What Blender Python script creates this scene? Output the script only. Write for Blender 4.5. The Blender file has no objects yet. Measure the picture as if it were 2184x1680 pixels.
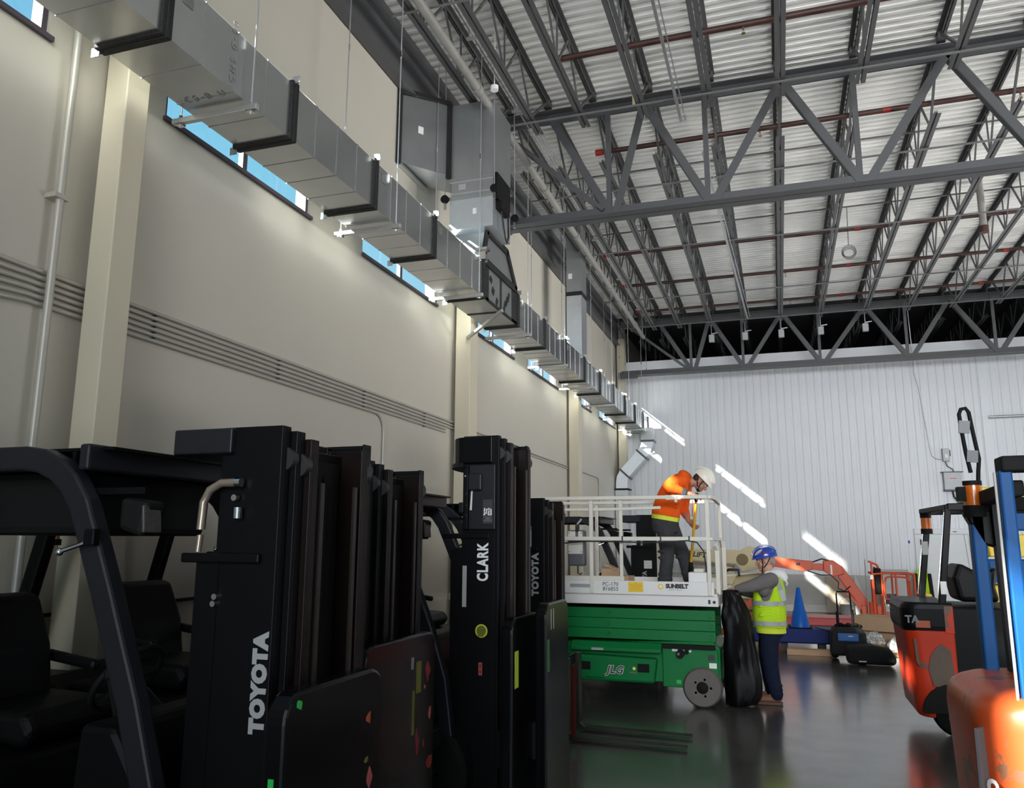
import bpy, bmesh, math, random
from mathutils import Vector, Matrix, Euler
random.seed(7)
PI = math.pi
SC = bpy.context.scene
COL = SC.collection
R = math.radians

# ------------------------------------------------------------------ camera
cd = bpy.data.cameras.new('camera')
cam = bpy.data.objects.new('camera', cd)
COL.objects.link(cam)
cd.sensor_fit = 'HORIZONTAL'
cd.sensor_width = 36.0
cd.lens = 1705.4 / 2184.0 * 36.0
cd.clip_start = 0.05
cd.clip_end = 300
_yaw, _pit, _rol = 0.320034, 0.182629, -0.003906
_f = Vector((-math.sin(_yaw) * math.cos(_pit), math.cos(_yaw) * math.cos(_pit), math.sin(_pit)))
_r0 = Vector((math.cos(_yaw), math.sin(_yaw), 0))
_d0 = _f.cross(_r0)
_r = math.cos(_rol) * _r0 + math.sin(_rol) * _d0
_d = -math.sin(_rol) * _r0 + math.cos(_rol) * _d0
cam.matrix_world = Matrix(((_r.x, -_d.x, -_f.x, 0), (_r.y, -_d.y, -_f.y, 0), (_r.z, -_d.z, -_f.z, 1.78), (0, 0, 0, 1)))
SC.camera = cam

# ------------------------------------------------------------------ exposure, sky, sun, added fill lamps
SC.view_settings.view_transform = 'Standard'
SC.view_settings.look = 'None'
SC.view_settings.gamma = 1.0
SC.view_settings.use_curve_mapping = False
SC.view_settings.exposure = 0.0
SC.cycles.use_denoising = True
SC.cycles.max_bounces = 10
SC.cycles.diffuse_bounces = 5
SC.cycles.glossy_bounces = 5
SC.cycles.transparent_max_bounces = 12
SC.cycles.sample_clamp_indirect = 12.0
SC.cycles.blur_glossy = 0.3

W = bpy.data.worlds.new('sky')
SC.world = W
W.use_nodes = True
nt = W.node_tree
nt.nodes.clear()
o_ = nt.nodes.new('ShaderNodeOutputWorld')
b_ = nt.nodes.new('ShaderNodeBackground')
tc = nt.nodes.new('ShaderNodeTexCoord')
sp = nt.nodes.new('ShaderNodeSeparateXYZ')
rp = nt.nodes.new('ShaderNodeValToRGB')
rp.color_ramp.elements[0].position = 0.0
rp.color_ramp.elements[0].color = (0.62, 0.82, 0.98, 1)
rp.color_ramp.elements[1].position = 0.9
rp.color_ramp.elements[1].color = (0.07, 0.30, 0.72, 1)
e_ = rp.color_ramp.elements.new(0.42)
e_.color = (0.27, 0.66, 0.90, 1)
nt.links.new(tc.outputs['Generated'], sp.inputs[0])
nt.links.new(sp.outputs['Z'], rp.inputs[0])
nt.links.new(rp.outputs[0], b_.inputs[0])
b_.inputs[1].default_value = 1.0
nt.links.new(b_.outputs[0], o_.inputs[0])

SUN = Vector((0.70, 1.0, -0.588)).normalized()
sl = bpy.data.lights.new('sun', 'SUN')
sl.energy = 26.0
sl.angle = R(0.9)
sl.color = (1.0, 0.95, 0.86)
so = bpy.data.objects.new('sun', sl)
COL.objects.link(so)
so.rotation_euler = SUN.to_track_quat('-Z', 'Y').to_euler()
so.location = (-12, -16, 16)


def area(name, loc, aim, sx, sy, power, col, spread=180):
    l = bpy.data.lights.new(name, 'AREA')
    l.shape = 'RECTANGLE'
    l.size, l.size_y = sx, sy
    l.energy = power
    l.color = col
    l.spread = R(spread)
    o = bpy.data.objects.new(name, l)
    COL.objects.link(o)
    o.location = loc
    o.rotation_euler = (Vector(aim) - Vector(loc)).to_track_quat('-Z', 'Y').to_euler()
    return o


# unseen fill lamps added behind the camera and far to the right
area('back_fill', (5.5, -8.7, 5.6), (3.6, 22, 3.4), 12, 3.6, 400, (0.95, 0.975, 1.0), 58)
area('side_fill', (19.6, 14.0, 2.6), (0, 15.5, 3.0), 11, 4.4, 120, (0.93, 0.96, 1.0))
# low unseen lamps added to brighten the roof from below
area('side_roof_fill', (14.0, 14.0, 0.3), (1.5, 13.0, 8.2), 11, 3.0, 1000, (1.0, 0.98, 0.95), 70)
area('back_roof_fill', (3.0, -6.0, 0.3), (1.5, 7.0, 8.2), 10, 2.5, 230, (1.0, 0.97, 0.93), 70)

# ------------------------------------------------------------------ materials (all procedural)
MATS = {}


def mat(name, col, rough=0.5, metal=0.0, var=0.12, vs=6.0, bump=0.0, bs=60.0, spec=0.5, coat=0.0, col2=None, patch=0.0, ps=3.0, aniso=0):
    if name in MATS:
        return MATS[name]
    m = bpy.data.materials.new(name)
    m.use_nodes = True
    nt = m.node_tree
    L = nt.links
    b = nt.nodes['Principled BSDF']
    b.inputs['Roughness'].default_value = rough
    b.inputs['Metallic'].default_value = metal
    b.inputs['Specular IOR Level'].default_value = spec
    b.inputs['Coat Weight'].default_value = coat
    t = nt.nodes.new('ShaderNodeTexCoord')
    n = nt.nodes.new('ShaderNodeTexNoise')
    n.inputs['Scale'].default_value = vs
    n.inputs['Detail'].default_value = 5
    L.new(t.outputs['Object'], n.inputs['Vector'])
    mx = nt.nodes.new('ShaderNodeMix')
    mx.data_type = 'RGBA'
    c = Vector(col)
    a = c * (1 - var)
    d = c * (1 + var)
    mx.inputs[6].default_value = (*a, 1)
    mx.inputs[7].default_value = (*d, 1)
    L.new(n.outputs['Fac'], mx.inputs[0])
    out = mx.outputs[2]
    if col2 is not None:
        n2 = nt.nodes.new('ShaderNodeTexNoise')
        n2.inputs['Scale'].default_value = ps
        n2.inputs['Detail'].default_value = 7
        n2.inputs['Roughness'].default_value = 0.62
        L.new(t.outputs['Object'], n2.inputs['Vector'])
        cr = nt.nodes.new('ShaderNodeValToRGB')
        cr.color_ramp.elements[0].position = patch
        cr.color_ramp.elements[1].position = min(1, patch + 0.035)
        L.new(n2.outputs['Fac'], cr.inputs[0])
        m2 = nt.nodes.new('ShaderNodeMix')
        m2.data_type = 'RGBA'
        L.new(cr.outputs[0], m2.inputs[0])
        L.new(out, m2.inputs[6])
        m2.inputs[7].default_value = (*col2, 1)
        out = m2.outputs[2]
    L.new(out, b.inputs['Base Color'])
    if bump:
        n3 = nt.nodes.new('ShaderNodeTexNoise')
        n3.inputs['Scale'].default_value = bs
        n3.inputs['Detail'].default_value = 4
        L.new(t.outputs['Object'], n3.inputs['Vector'])
        bp = nt.nodes.new('ShaderNodeBump')
        bp.inputs['Strength'].default_value = bump
        bp.inputs['Distance'].default_value = 0.02
        L.new(n3.outputs['Fac'], bp.inputs['Height'])
        L.new(bp.outputs[0], b.inputs['Normal'])
    MATS[name] = m
    return m


def M(name):
    return MATS[name]


mat('wall_paint', (0.52, 0.488, 0.42), 0.55, var=0.05, vs=1.2, bump=0.12, bs=9)
mat('wall_paint_column', (0.57, 0.52, 0.40), 0.5, var=0.03, vs=2)
mat('liner_panel', (0.73, 0.75, 0.785), 0.42, var=0.03, vs=1.5, spec=0.4)
mat('kick_panel', (0.42, 0.41, 0.39), 0.5, var=0.06)
mat('curb_concrete', (0.55, 0.53, 0.50), 0.7, var=0.1)
mat('deck_steel', (0.78, 0.78, 0.76), 0.42, metal=0.1, var=0.10, vs=1.4)
mat('deck_shade', (0.05, 0.05, 0.05), 0.9)  # shade of the unlit void put into the colour
mat('roller_steel', (0.05, 0.05, 0.05), 0.4, metal=0.6)
mat('joist_grey', (0.085, 0.085, 0.088), 0.5, var=0.10, vs=3)
mat('girder_grey', (0.075, 0.077, 0.083), 0.45, var=0.10, vs=2)
mat('bridging_grey', (0.14, 0.14, 0.14), 0.5)
mat('sprinkler_red', (0.055, 0.022, 0.017), 0.5, var=0.35, vs=7)
mat('fitting_red', (0.30, 0.018, 0.012), 0.4)
mat('brass', (0.42, 0.28, 0.14), 0.35, metal=0.9)
mat('galv', (0.52, 0.535, 0.54), 0.25, metal=0.9, var=0.10, vs=5, bump=0.10, bs=3.2)
mat('galv_dull', (0.42, 0.44, 0.45), 0.38, metal=0.85, var=0.12, vs=4, bump=0.05, bs=4)
mat('galv_bright', (0.66, 0.70, 0.74), 0.36, metal=0.85, var=0.08, vs=9, bump=0.03, bs=5)
mat('mastic_black', (0.008, 0.008, 0.008), 0.65, var=0.4, vs=30, bump=0.5, bs=40)
mat('zinc_rod', (0.62, 0.64, 0.68), 0.3, metal=0.85)
mat('strut_zinc', (0.55, 0.56, 0.56), 0.35, metal=0.8)
mat('pipe_grey', (0.30, 0.29, 0.27), 0.5, metal=0.3, var=0.25, vs=5)
mat('conduit_paint', (0.46, 0.44, 0.39), 0.42, metal=0.25, var=0.08)
mat('emt', (0.55, 0.56, 0.57), 0.33, metal=0.8)
mat('stamp_grey', (0.23, 0.24, 0.24), 0.6)
mat('tag_grey', (0.16, 0.165, 0.16), 0.5)
mat('paper_white', (0.80, 0.80, 0.78), 0.6, var=0.05)
mat('print_dark', (0.03, 0.03, 0.03), 0.6)
mat('print_red', (0.60, 0.04, 0.03), 0.5)
mat('window_frame', (0.07, 0.055, 0.07), 0.5)
mat('black_paint', (0.0035, 0.0035, 0.0042), 0.42, var=0.25, vs=9, spec=0.14)
mat('black_gloss', (0.003, 0.003, 0.0036), 0.2, var=0.2, spec=0.2)
mat('black_matte', (0.006, 0.006, 0.006), 0.7, var=0.3, spec=0.2)
mat('guard_charcoal', (0.011, 0.0115, 0.016), 0.42, var=0.15, vs=8, bump=0.06, bs=300, spec=0.3)
mat('rubber', (0.006, 0.006, 0.006), 0.75, var=0.3, bump=0.2, bs=80, spec=0.12)
mat('seat_vinyl', (0.004, 0.004, 0.0045), 0.45, bump=0.1, bs=120, spec=0.18)
mat('dark_red', (0.05, 0.004, 0.003), 0.6, spec=0.15)
mat('chain_steel', (0.03, 0.024, 0.02), 0.4, metal=0.5, var=0.4, vs=60)
mat('rail_rust', (0.008, 0.004, 0.0035), 0.42, metal=0.2, spec=0.2, var=0.4, vs=14)
mat('hose_pipe', (0.42, 0.36, 0.30), 0.28, metal=0.7)
mat('chrome', (0.75, 0.75, 0.76), 0.12, metal=1.0, var=0.04)
mat('lamp_lens', (0.08, 0.08, 0.075), 0.18, metal=0.2, var=0.25, vs=60, bump=0.3, bs=160)
mat('amber', (0.62, 0.14, 0.01), 0.2, var=0.3, vs=25, coat=0.5)
mat('letter_grey', (0.34, 0.34, 0.34), 0.5, var=0.06)
mat('letter_white', (0.78, 0.78, 0.78), 0.45, var=0.04)
mat('letter_dim', (0.16, 0.16, 0.165), 0.5)
mat('decal_lime', (0.48, 0.58, 0.03), 0.5)
mat('decal_olive', (0.12, 0.12, 0.01), 0.5)
mat('decal_red', (0.20, 0.006, 0.008), 0.5)
mat('decal_pink', (0.34, 0.07, 0.065), 0.5)
mat('decal_green', (0.02, 0.42, 0.07), 0.4)
mat('decal_dkgreen', (0.01, 0.12, 0.02), 0.4)
mat('decal_orange', (0.34, 0.06, 0.012), 0.5)
mat('decal_yellow', (0.80, 0.52, 0.02), 0.5, var=0.05)
mat('lift_green', (0.0, 0.155, 0.035), 0.42, var=0.10, vs=4, spec=0.25)
mat('lift_white', (0.74, 0.73, 0.72), 0.45, var=0.06, vs=3)
mat('rail_cream', (0.68, 0.65, 0.58), 0.5, var=0.06, col2=(0.12, 0.10, 0.08), patch=0.70, ps=16)
mat('lift_dark', (0.007, 0.0075, 0.007), 0.65, spec=0.15)
mat('tyre_grey', (0.13, 0.118, 0.105), 0.75, var=0.18, vs=10)
mat('control_grey', (0.10, 0.10, 0.11), 0.55)
mat('control_cream', (0.66, 0.63, 0.57), 0.5)
mat('hoodie_orange', (0.80, 0.105, 0.008), 0.85, var=0.10, vs=9, bump=0.3, bs=22, spec=0.2)
mat('hi_vis', (0.50, 0.78, 0.02), 0.75, var=0.08, vs=8, bump=0.25, bs=18, spec=0.2)
mat('reflective', (0.36, 0.37, 0.36), 0.4, var=0.06)
mat('hem_lime', (0.65, 0.75, 0.05), 0.8)
mat('trouser_grey', (0.043, 0.043, 0.048), 0.85, var=0.2, vs=9, bump=0.4, bs=16, spec=0.2)
mat('jeans_navy', (0.008, 0.013, 0.034), 0.85, var=0.3, vs=12, bump=0.4, bs=18, spec=0.2)
mat('sweater_grey', (0.155, 0.145, 0.142), 0.9, var=0.12, vs=14, bump=0.4, bs=20, spec=0.15)
mat('hood_white', (0.78, 0.77, 0.79), 0.85, bump=0.25, bs=24)
mat('skin', (0.52, 0.27, 0.185), 0.5, var=0.08, vs=18)
mat('skin_darker', (0.40, 0.195, 0.13), 0.5, var=0.08, vs=18)  # deeper skin tone of the worker on the platform
mat('glove', (0.16, 0.07, 0.05), 0.7)
mat('hair', (0.02, 0.015, 0.012), 0.7, var=0.3, vs=80)
mat('grey_hair', (0.30, 0.27, 0.25), 0.7, var=0.2, vs=80)
mat('helmet_white', (0.74, 0.71, 0.64), 0.35, var=0.04)
mat('helmet_blue', (0.02, 0.055, 0.36), 0.22, var=0.15, coat=0.5)
mat('helmet_silver', (0.62, 0.62, 0.70), 0.25, metal=0.3)
mat('boot_brown', (0.20, 0.085, 0.045), 0.65, var=0.2, vs=20)
mat('boot_sole', (0.09, 0.05, 0.03), 0.7)
mat('pole_yellow', (0.66, 0.34, 0.015), 0.35)
mat('bag_black', (0.003, 0.003, 0.0034), 0.48, var=0.2, bump=0.3, bs=9, spec=0.22)
mat('boom_orange', (0.58, 0.07, 0.014), 0.45, var=0.12, vs=5)
mat('boom_cream', (0.60, 0.51, 0.29), 0.5, var=0.08)
mat('boom_brown', (0.20, 0.14, 0.06), 0.6)
mat('cone_blue', (0.002, 0.10, 0.46), 0.35, var=0.06, spec=0.3)
mat('trailer_blue', (0.003, 0.014, 0.12), 0.5, var=0.15, spec=0.2)
mat('frame_red', (0.42, 0.02, 0.02), 0.4)
mat('cardboard', (0.47, 0.31, 0.19), 0.8, var=0.08, bump=0.1)
mat('plank', (0.52, 0.33, 0.20), 0.75, var=0.15, vs=10)
mat('plywood', (0.36, 0.30, 0.24), 0.75, var=0.06)
mat('fabric_black', (0.006, 0.006, 0.007), 0.8, bump=0.2, bs=90)
mat('tool_blue', (0.03, 0.12, 0.36), 0.6)
mat('tool_tan', (0.35, 0.25, 0.10), 0.6)
mat('bucket', (0.55, 0.55, 0.56), 0.4)
mat('truck_red', (0.50, 0.035, 0.010), 0.42, var=0.12, vs=5, col2=(0.13, 0.085, 0.06), patch=0.58, ps=4, spec=0.3)
mat('truck_orange', (0.58, 0.085, 0.02), 0.36, var=0.12, vs=5, col2=(0.20, 0.09, 0.05), patch=0.555, ps=5, spec=0.35)
mat('scrape', (0.10, 0.065, 0.045), 0.6, var=0.25, vs=12)
mat('truck_blue', (0.002, 0.07, 0.24), 0.5, var=0.15, vs=4, spec=0.25)
mat('bracket_grey', (0.13, 0.14, 0.15), 0.5)
mat('yellow_plastic', (0.72, 0.50, 0.01), 0.4)
mat('box_grey', (0.40, 0.41, 0.42), 0.45, metal=0.1)
mat('door_white', (0.70, 0.71, 0.72), 0.45, var=0.02)
mat('cable_black', (0.01, 0.01, 0.01), 0.5)
mat('tape_blue', (0.01, 0.02, 0.25), 0.5)
mat('decal_amberdark', (0.45, 0.30, 0.02), 0.5)
mat('extinguisher_red', (0.45, 0.02, 0.015), 0.3)


def floor_material():
    m = bpy.data.materials.new('polished_concrete')
    m.use_nodes = True
    nt = m.node_tree
    L = nt.links
    b = nt.nodes['Principled BSDF']
    t = nt.nodes.new('ShaderNodeTexCoord')
    n = nt.nodes.new('ShaderNodeTexNoise')
    n.inputs['Scale'].default_value = 0.8
    n.inputs['Detail'].default_value = 8
    n.inputs['Roughness'].default_value = 0.65
    L.new(t.outputs['Object'], n.inputs['Vector'])
    cr = nt.nodes.new('ShaderNodeValToRGB')
    cr.color_ramp.elements[0].position = 0.3
    cr.color_ramp.elements[0].color = (0.05, 0.0495, 0.049, 1)
    cr.color_ramp.elements[1].position = 0.72
    cr.color_ramp.elements[1].color = (0.115, 0.112, 0.108, 1)
    L.new(n.outputs['Fac'], cr.inputs[0])
    L.new(cr.outputs[0], b.inputs['Base Color'])
    n2 = nt.nodes.new('ShaderNodeTexNoise')
    n2.inputs['Scale'].default_value = 3.0
    n2.inputs['Detail'].default_value = 6
    L.new(t.outputs['Object'], n2.inputs['Vector'])
    mr = nt.nodes.new('ShaderNodeMapRange')
    mr.inputs['To Min'].default_value = 0.13
    mr.inputs['To Max'].default_value = 0.30
    L.new(n2.outputs['Fac'], mr.inputs['Value'])
    L.new(mr.outputs[0], b.inputs['Roughness'])
    b.inputs['Specular IOR Level'].default_value = 0.8
    b.inputs['Coat Weight'].default_value = 0.4
    b.inputs['Coat Roughness'].default_value = 0.14
    MATS['polished_concrete'] = m


floor_material()


def glass_material():
    m = bpy.data.materials.new('window_glass')
    m.use_nodes = True
    nt = m.node_tree
    nt.nodes.clear()
    o = nt.nodes.new('ShaderNodeOutputMaterial')
    tr = nt.nodes.new('ShaderNodeBsdfTransparent')
    tr.inputs[0].default_value = (0.95, 0.98, 0.98, 1)
    gl = nt.nodes.new('ShaderNodeBsdfGlossy')
    gl.inputs['Roughness'].default_value = 0.02
    mx = nt.nodes.new('ShaderNodeMixShader')
    mx.inputs[0].default_value = 0.03
    nt.links.new(tr.outputs[0], mx.inputs[1])
    nt.links.new(gl.outputs[0], mx.inputs[2])
    nt.links.new(mx.outputs[0], o.inputs[0])
    MATS['window_glass'] = m
    # thin crumpled plastic film
    m = bpy.data.materials.new('plastic_film')
    m.use_nodes = True
    nt = m.node_tree
    b = nt.nodes['Principled BSDF']
    b.inputs['Base Color'].default_value = (0.75, 0.74, 0.72, 1)
    b.inputs['Roughness'].default_value = 0.2
    tr = nt.nodes.new('ShaderNodeBsdfTransparent')
    tr.inputs[0].default_value = (0.85, 0.85, 0.85, 1)
    mx = nt.nodes.new('ShaderNodeMixShader')
    nz = nt.nodes.new('ShaderNodeTexNoise')
    nz.inputs['Scale'].default_value = 9
    mr = nt.nodes.new('ShaderNodeMapRange')
    mr.inputs['From Min'].default_value = 0.35
    mr.inputs['From Max'].default_value = 0.65
    mr.inputs['To Min'].default_value = 0.25
    mr.inputs['To Max'].default_value = 0.9
    nt.links.new(nz.outputs['Fac'], mr.inputs['Value'])
    nt.links.new(mr.outputs[0], mx.inputs[0])
    nt.links.new(tr.outputs[0], mx.inputs[1])
    nt.links.new(b.outputs[0], mx.inputs[2])
    nt.links.new(mx.outputs[0], nt.nodes['Material Output'].inputs[0])
    MATS['plastic_film'] = m


glass_material()


# ------------------------------------------------------------------ mesh builder
class MB:
    def __init__(s):
        s.v, s.f, s.mi = [], [], []

    def add(s, vs, fs, mi=0):
        k = len(s.v)
        s.v += [tuple(p) for p in vs]
        s.f += [tuple(i + k for i in q) for q in fs]
        s.mi += [mi] * len(fs)
        return s

    def box(s, x0, x1, y0, y1, z0, z1, mi=0):
        return s.add([(x0, y0, z0), (x1, y0, z0), (x1, y1, z0), (x0, y1, z0), (x0, y0, z1), (x1, y0, z1), (x1, y1, z1), (x0, y1, z1)],
                     [(0, 3, 2, 1), (4, 5, 6, 7), (0, 1, 5, 4), (1, 2, 6, 5), (2, 3, 7, 6), (3, 0, 4, 7)], mi)

    def cbox(s, c, d, rot=None, mi=0):
        hx, hy, hz = d[0] / 2, d[1] / 2, d[2] / 2
        m = rot if rot is not None else Matrix.Identity(3)
        c = Vector(c)
        vs = [c + m @ Vector(p) for p in [(-hx, -hy, -hz), (hx, -hy, -hz), (hx, hy, -hz), (-hx, hy, -hz), (-hx, -hy, hz), (hx, -hy, hz), (hx, hy, hz), (-hx, hy, hz)]]
        return s.add(vs, [(0, 3, 2, 1), (4, 5, 6, 7), (0, 1, 5, 4), (1, 2, 6, 5), (2, 3, 7, 6), (3, 0, 4, 7)], mi)

    def bar(s, p0, p1, w, h, up=(0, 0, 1), mi=0):
        """a square bar from p0 to p1: w across, h along 'up'"""
        p0, p1 = Vector(p0), Vector(p1)
        d = p1 - p0
        L = d.length
        d.normalize()
        u = Vector(up)
        u = (u - d * u.dot(d))
        if u.length < 1e-5:
            u = Vector((1, 0, 0)) - d * d.x
        u.normalize()
        r = d.cross(u)
        m = Matrix((d, r, u)).transposed()
        return s.cbox((p0 + p1) / 2, (L, w, h), m, mi)

    def angle(s, p0, p1, w, t=0.006, up=(0, 0, 1), side=1, mi=0):
        """an L-angle: one leg along up, the other sideways"""
        p0, p1 = Vector(p0), Vector(p1)
        d = (p1 - p0).normalized()
        u = Vector(up)
        u = (u - d * u.dot(d)).normalized()
        r = d.cross(u) * side
        s.bar(p0 + u * w / 2, p1 + u * w / 2, t, w, u, mi)
        s.bar(p0 + r * w / 2, p1 + r * w / 2, w, t, u, mi)
        return s

    def tube(s, pts, r, n=8, cap=True, mi=0):
        pts = [Vector(p) for p in pts]
        rr = r if isinstance(r, (list, tuple)) else [r] * len(pts)
        k = len(s.v)
        N = len(pts)
        u = None
        for i, p in enumerate(pts):
            d = (pts[min(i + 1, N - 1)] - pts[max(i - 1, 0)]).normalized()
            if u is None:
                u = Vector((0, 0, 1)) if abs(d.z) < 0.9 else Vector((1, 0, 0))
            u = (u - d * u.dot(d)).normalized()
            w = d.cross(u)
            for j in range(n):
                a = 2 * PI * j / n
                s.v.append(tuple(p + (u * math.cos(a) + w * math.sin(a)) * rr[i]))
        for i in range(N - 1):
            for j in range(n):
                a, b = k + i * n + j, k + i * n + (j + 1) % n
                s.f.append((a, b, b + n, a + n))
                s.mi.append(mi)
        if cap:
            s.f.append(tuple(k + j for j in reversed(range(n))))
            s.f.append(tuple(k + (N - 1) * n + j for j in range(n)))
            s.mi += [mi, mi]
        return s

    def cyl(s, p0, p1, r, r2=None, n=16, mi=0):
        return s.tube([p0, p1], [r, r if r2 is None else r2], n, True, mi)

    def sweep(s, pts, y0, y1, h, mi=0):
        """rectangular bar bent along a path in the XZ plane"""
        P = [Vector((p[0], p[-1])) for p in pts]
        k = len(s.v)
        N = len(P)
        for i, p in enumerate(P):
            d = (P[min(i + 1, N - 1)] - P[max(i - 1, 0)]).normalized()
            n = Vector((-d.y, d.x)) * h / 2
            for q, y in ((p + n, y0), (p + n, y1), (p - n, y1), (p - n, y0)):
                s.v.append((q.x, y, q.y))
        for i in range(N - 1):
            for j in range(4):
                a, b = k + i * 4 + j, k + i * 4 + (j + 1) % 4
                s.f.append((a, b, b + 4, a + 4))
                s.mi.append(mi)
        s.f += [(k + 3, k + 2, k + 1, k), (k + 4 * N - 4, k + 4 * N - 3, k + 4 * N - 2, k + 4 * N - 1)]
        s.mi += [mi, mi]
        return s

    def prism(s, poly, axis, a, b, mi=0):
        """poly: 2-D points; axis 'x': (y,z), 'y': (x,z), 'z': (x,y)"""
        n = len(poly)

        def P(q, c):
            return {'x': (c, q[0], q[1]), 'y': (q[0], c, q[1]), 'z': (q[0], q[1], c)}[axis]
        vs = [P(q, a) for q in poly] + [P(q, b) for q in poly]
        fs = [tuple(range(n - 1, -1, -1)), tuple(range(n, 2 * n))]
        fs += [(i, (i + 1) % n, n + (i + 1) % n, n + i) for i in range(n)]
        return s.add(vs, fs, mi)

    def lathe(s, prof, c=(0, 0, 0), axis='z', n=24, mi=0):
        k = len(s.v)
        c = Vector(c)
        for r, h in prof:
            for j in range(n):
                a = 2 * PI * j / n
                x, y = r * math.cos(a), r * math.sin(a)
                p = {'z': (x, y, h), 'y': (x, h, y), 'x': (h, x, y)}[axis]
                s.v.append(tuple(c + Vector(p)))
        for i in range(len(prof) - 1):
            for j in range(n):
                a, b = k + i * n + j, k + i * n + (j + 1) % n
                s.f.append((a, b, b + n, a + n))
                s.mi.append(mi)
        s.f.append(tuple(k + j for j in range(n)))
        s.f.append(tuple(k + (len(prof) - 1) * n + j for j in range(n)))
        s.mi += [mi, mi]
        return s

    def ell(s, c, rad, nu=16, nv=10, rot=None, mi=0, lo=-PI / 2, hi=PI / 2):
        k = len(s.v)
        c = Vector(c)
        m = rot if rot is not None else Matrix.Identity(3)
        for i in range(nv + 1):
            ph = lo + (hi - lo) * i / nv
            for j in range(nu):
                a = 2 * PI * j / nu
                s.v.append(tuple(c + m @ Vector((rad[0] * math.cos(ph) * math.cos(a), rad[1] * math.cos(ph) * math.sin(a), rad[2] * math.sin(ph)))))
        for i in range(nv):
            for j in range(nu):
                a, b = k + i * nu + j, k + i * nu + (j + 1) % nu
                s.f.append((a, b, b + nu, a + nu))
                s.mi.append(mi)
        s.f.append(tuple(k + j for j in reversed(range(nu))))
        s.f.append(tuple(k + nv * nu + j for j in range(nu)))
        s.mi += [mi, mi]
        return s

    def mesh(s, name, mats, smooth=None):
        me = bpy.data.meshes.new(name)
        me.from_pydata(s.v, [], s.f)
        for m in (mats if isinstance(mats, (list, tuple)) else [mats]):
            me.materials.append(MATS[m] if isinstance(m, str) else m)
        if any(s.mi):
            me.polygons.foreach_set('material_index', s.mi)
        bm = bmesh.new()
        bm.from_mesh(me)
        bmesh.ops.recalc_face_normals(bm, faces=bm.faces)
        bm.to_mesh(me)
        bm.free()
        if smooth:
            me.shade_smooth()
            me.set_sharp_from_angle(angle=R(smooth))
        return me

    def build(s, name, mats, parent=None, bevel=0.0, smooth=None, loc=None, seg=2):
        me = s.mesh(name, mats, smooth)
        return link(name, me, parent, bevel, loc, seg)


def link(name, me, parent=None, bevel=0.0, loc=None, seg=2):
    o = bpy.data.objects.new(name, me)
    COL.objects.link(o)
    if parent:
        o.parent = parent
    if loc:
        o.location = loc
    if bevel:
        b = o.modifiers.new('bevel', 'BEVEL')
        b.width = bevel
        b.segments = seg
        b.limit_method = 'ANGLE'
        b.angle_limit = R(35)
    return o


def tag(o, label, cat, group=None, kind=None):
    o['label'] = label
    o['category'] = cat
    if group:
        o['group'] = group
    if kind:
        o['kind'] = kind
    return o


def thing(name, label, cat, loc=(0, 0, 0), rz=0.0, group=None):
    o = bpy.data.objects.new(name, None)
    o.empty_display_size = 0.1
    COL.objects.link(o)
    o.location = loc
    o.rotation_euler = (0, 0, rz)
    return tag(o, label, cat, group)


def struct(mb, name, mats, **k):
    o = mb.build(name, mats, **k)
    o['kind'] = 'structure'
    return o


def dup(o, parent=None):
    c = o.copy()
    COL.objects.link(c)
    if parent:
        c.parent = parent
    for ch in list(o.children):
        dup(ch, c)
    return c


def text(body, parent, size, loc, mt, rdir=(1, 0, 0), udir=(0, 0, 1), bold=0.0, shear=0.0, width=1.0, name='lettering', sx=1.0, align='LEFT'):
    cu = bpy.data.curves.new(name, 'FONT')
    cu.body = body
    cu.size = size
    cu.offset = bold
    cu.shear = shear
    cu.space_character = width
    cu.align_x = align
    cu.extrude = 0.0012
    cu.resolution_u = 3
    tmp = bpy.data.objects.new('tmp_text', cu)
    me = bpy.data.meshes.new_from_object(tmp)
    bpy.data.objects.remove(tmp)
    me.materials.clear()
    me.materials.append(MATS[mt])
    o = bpy.data.objects.new(name, me)
    COL.objects.link(o)
    o.parent = parent
    r, u = Vector(rdir).normalized(), Vector(udir).normalized()
    n = r.cross(u)
    m = Matrix((r, u, n)).transposed().to_4x4()
    m.translation = Vector(loc)
    o.matrix_local = m @ Matrix.Diagonal((sx, 1, 1, 1))
    return o


def arc(c, r, a0, a1, n, plane='xz', k=0.0):
    out = []
    for i in range(n + 1):
        a = R(a0 + (a1 - a0) * i / n)
        x, y = r * math.cos(a), r * math.sin(a)
        out.append({'xz': (c[0] + x, c[1], c[2] + y), 'yz': (c[0], c[1] + x, c[2] + y), 'xy': (c[0] + x, c[1] + y, c[2])}[plane])
    return out


def rrect(y0, y1, z0, z1, r, n=5):
    pts = []
    for cy, cz, a0 in ((y1 - r, z1 - r, 0), (y0 + r, z1 - r, 90), (y0 + r, z0 + r, 180), (y1 - r, z0 + r, 270)):
        for i in range(n + 1):
            a = R(a0 + 90 * i / n)
            pts.append((cy + r * math.cos(a), cz + r * math.sin(a)))
    return pts


ORD = ['first', 'second', 'third', 'fourth', 'fifth', 'sixth', 'seventh', 'eighth', 'ninth', 'tenth', 'eleventh', 'twelfth', 'thirteenth', 'fourteenth', 'fifteenth', 'sixteenth', 'seventeenth', 'eighteenth']

# ================================================================== SETTING
XW = -4.29      # inner face of the left wall
YF = 23.0       # face of the white liner-panel wall
ZD = 8.24       # underside of the roof deck
WT = 0.17
SILL, HEAD = 4.96, 6.175
WINS = [(-5.2, -3.05), (-1.95, 0.05), (0.95, 3.46), (4.5, 6.5), (7.58, 9.64), (11.0, 13.0), (13.9, 16.0), (17.2, 19.15), (20.15, 22.2)]
YB, YE = -9.0, 31.0

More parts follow.
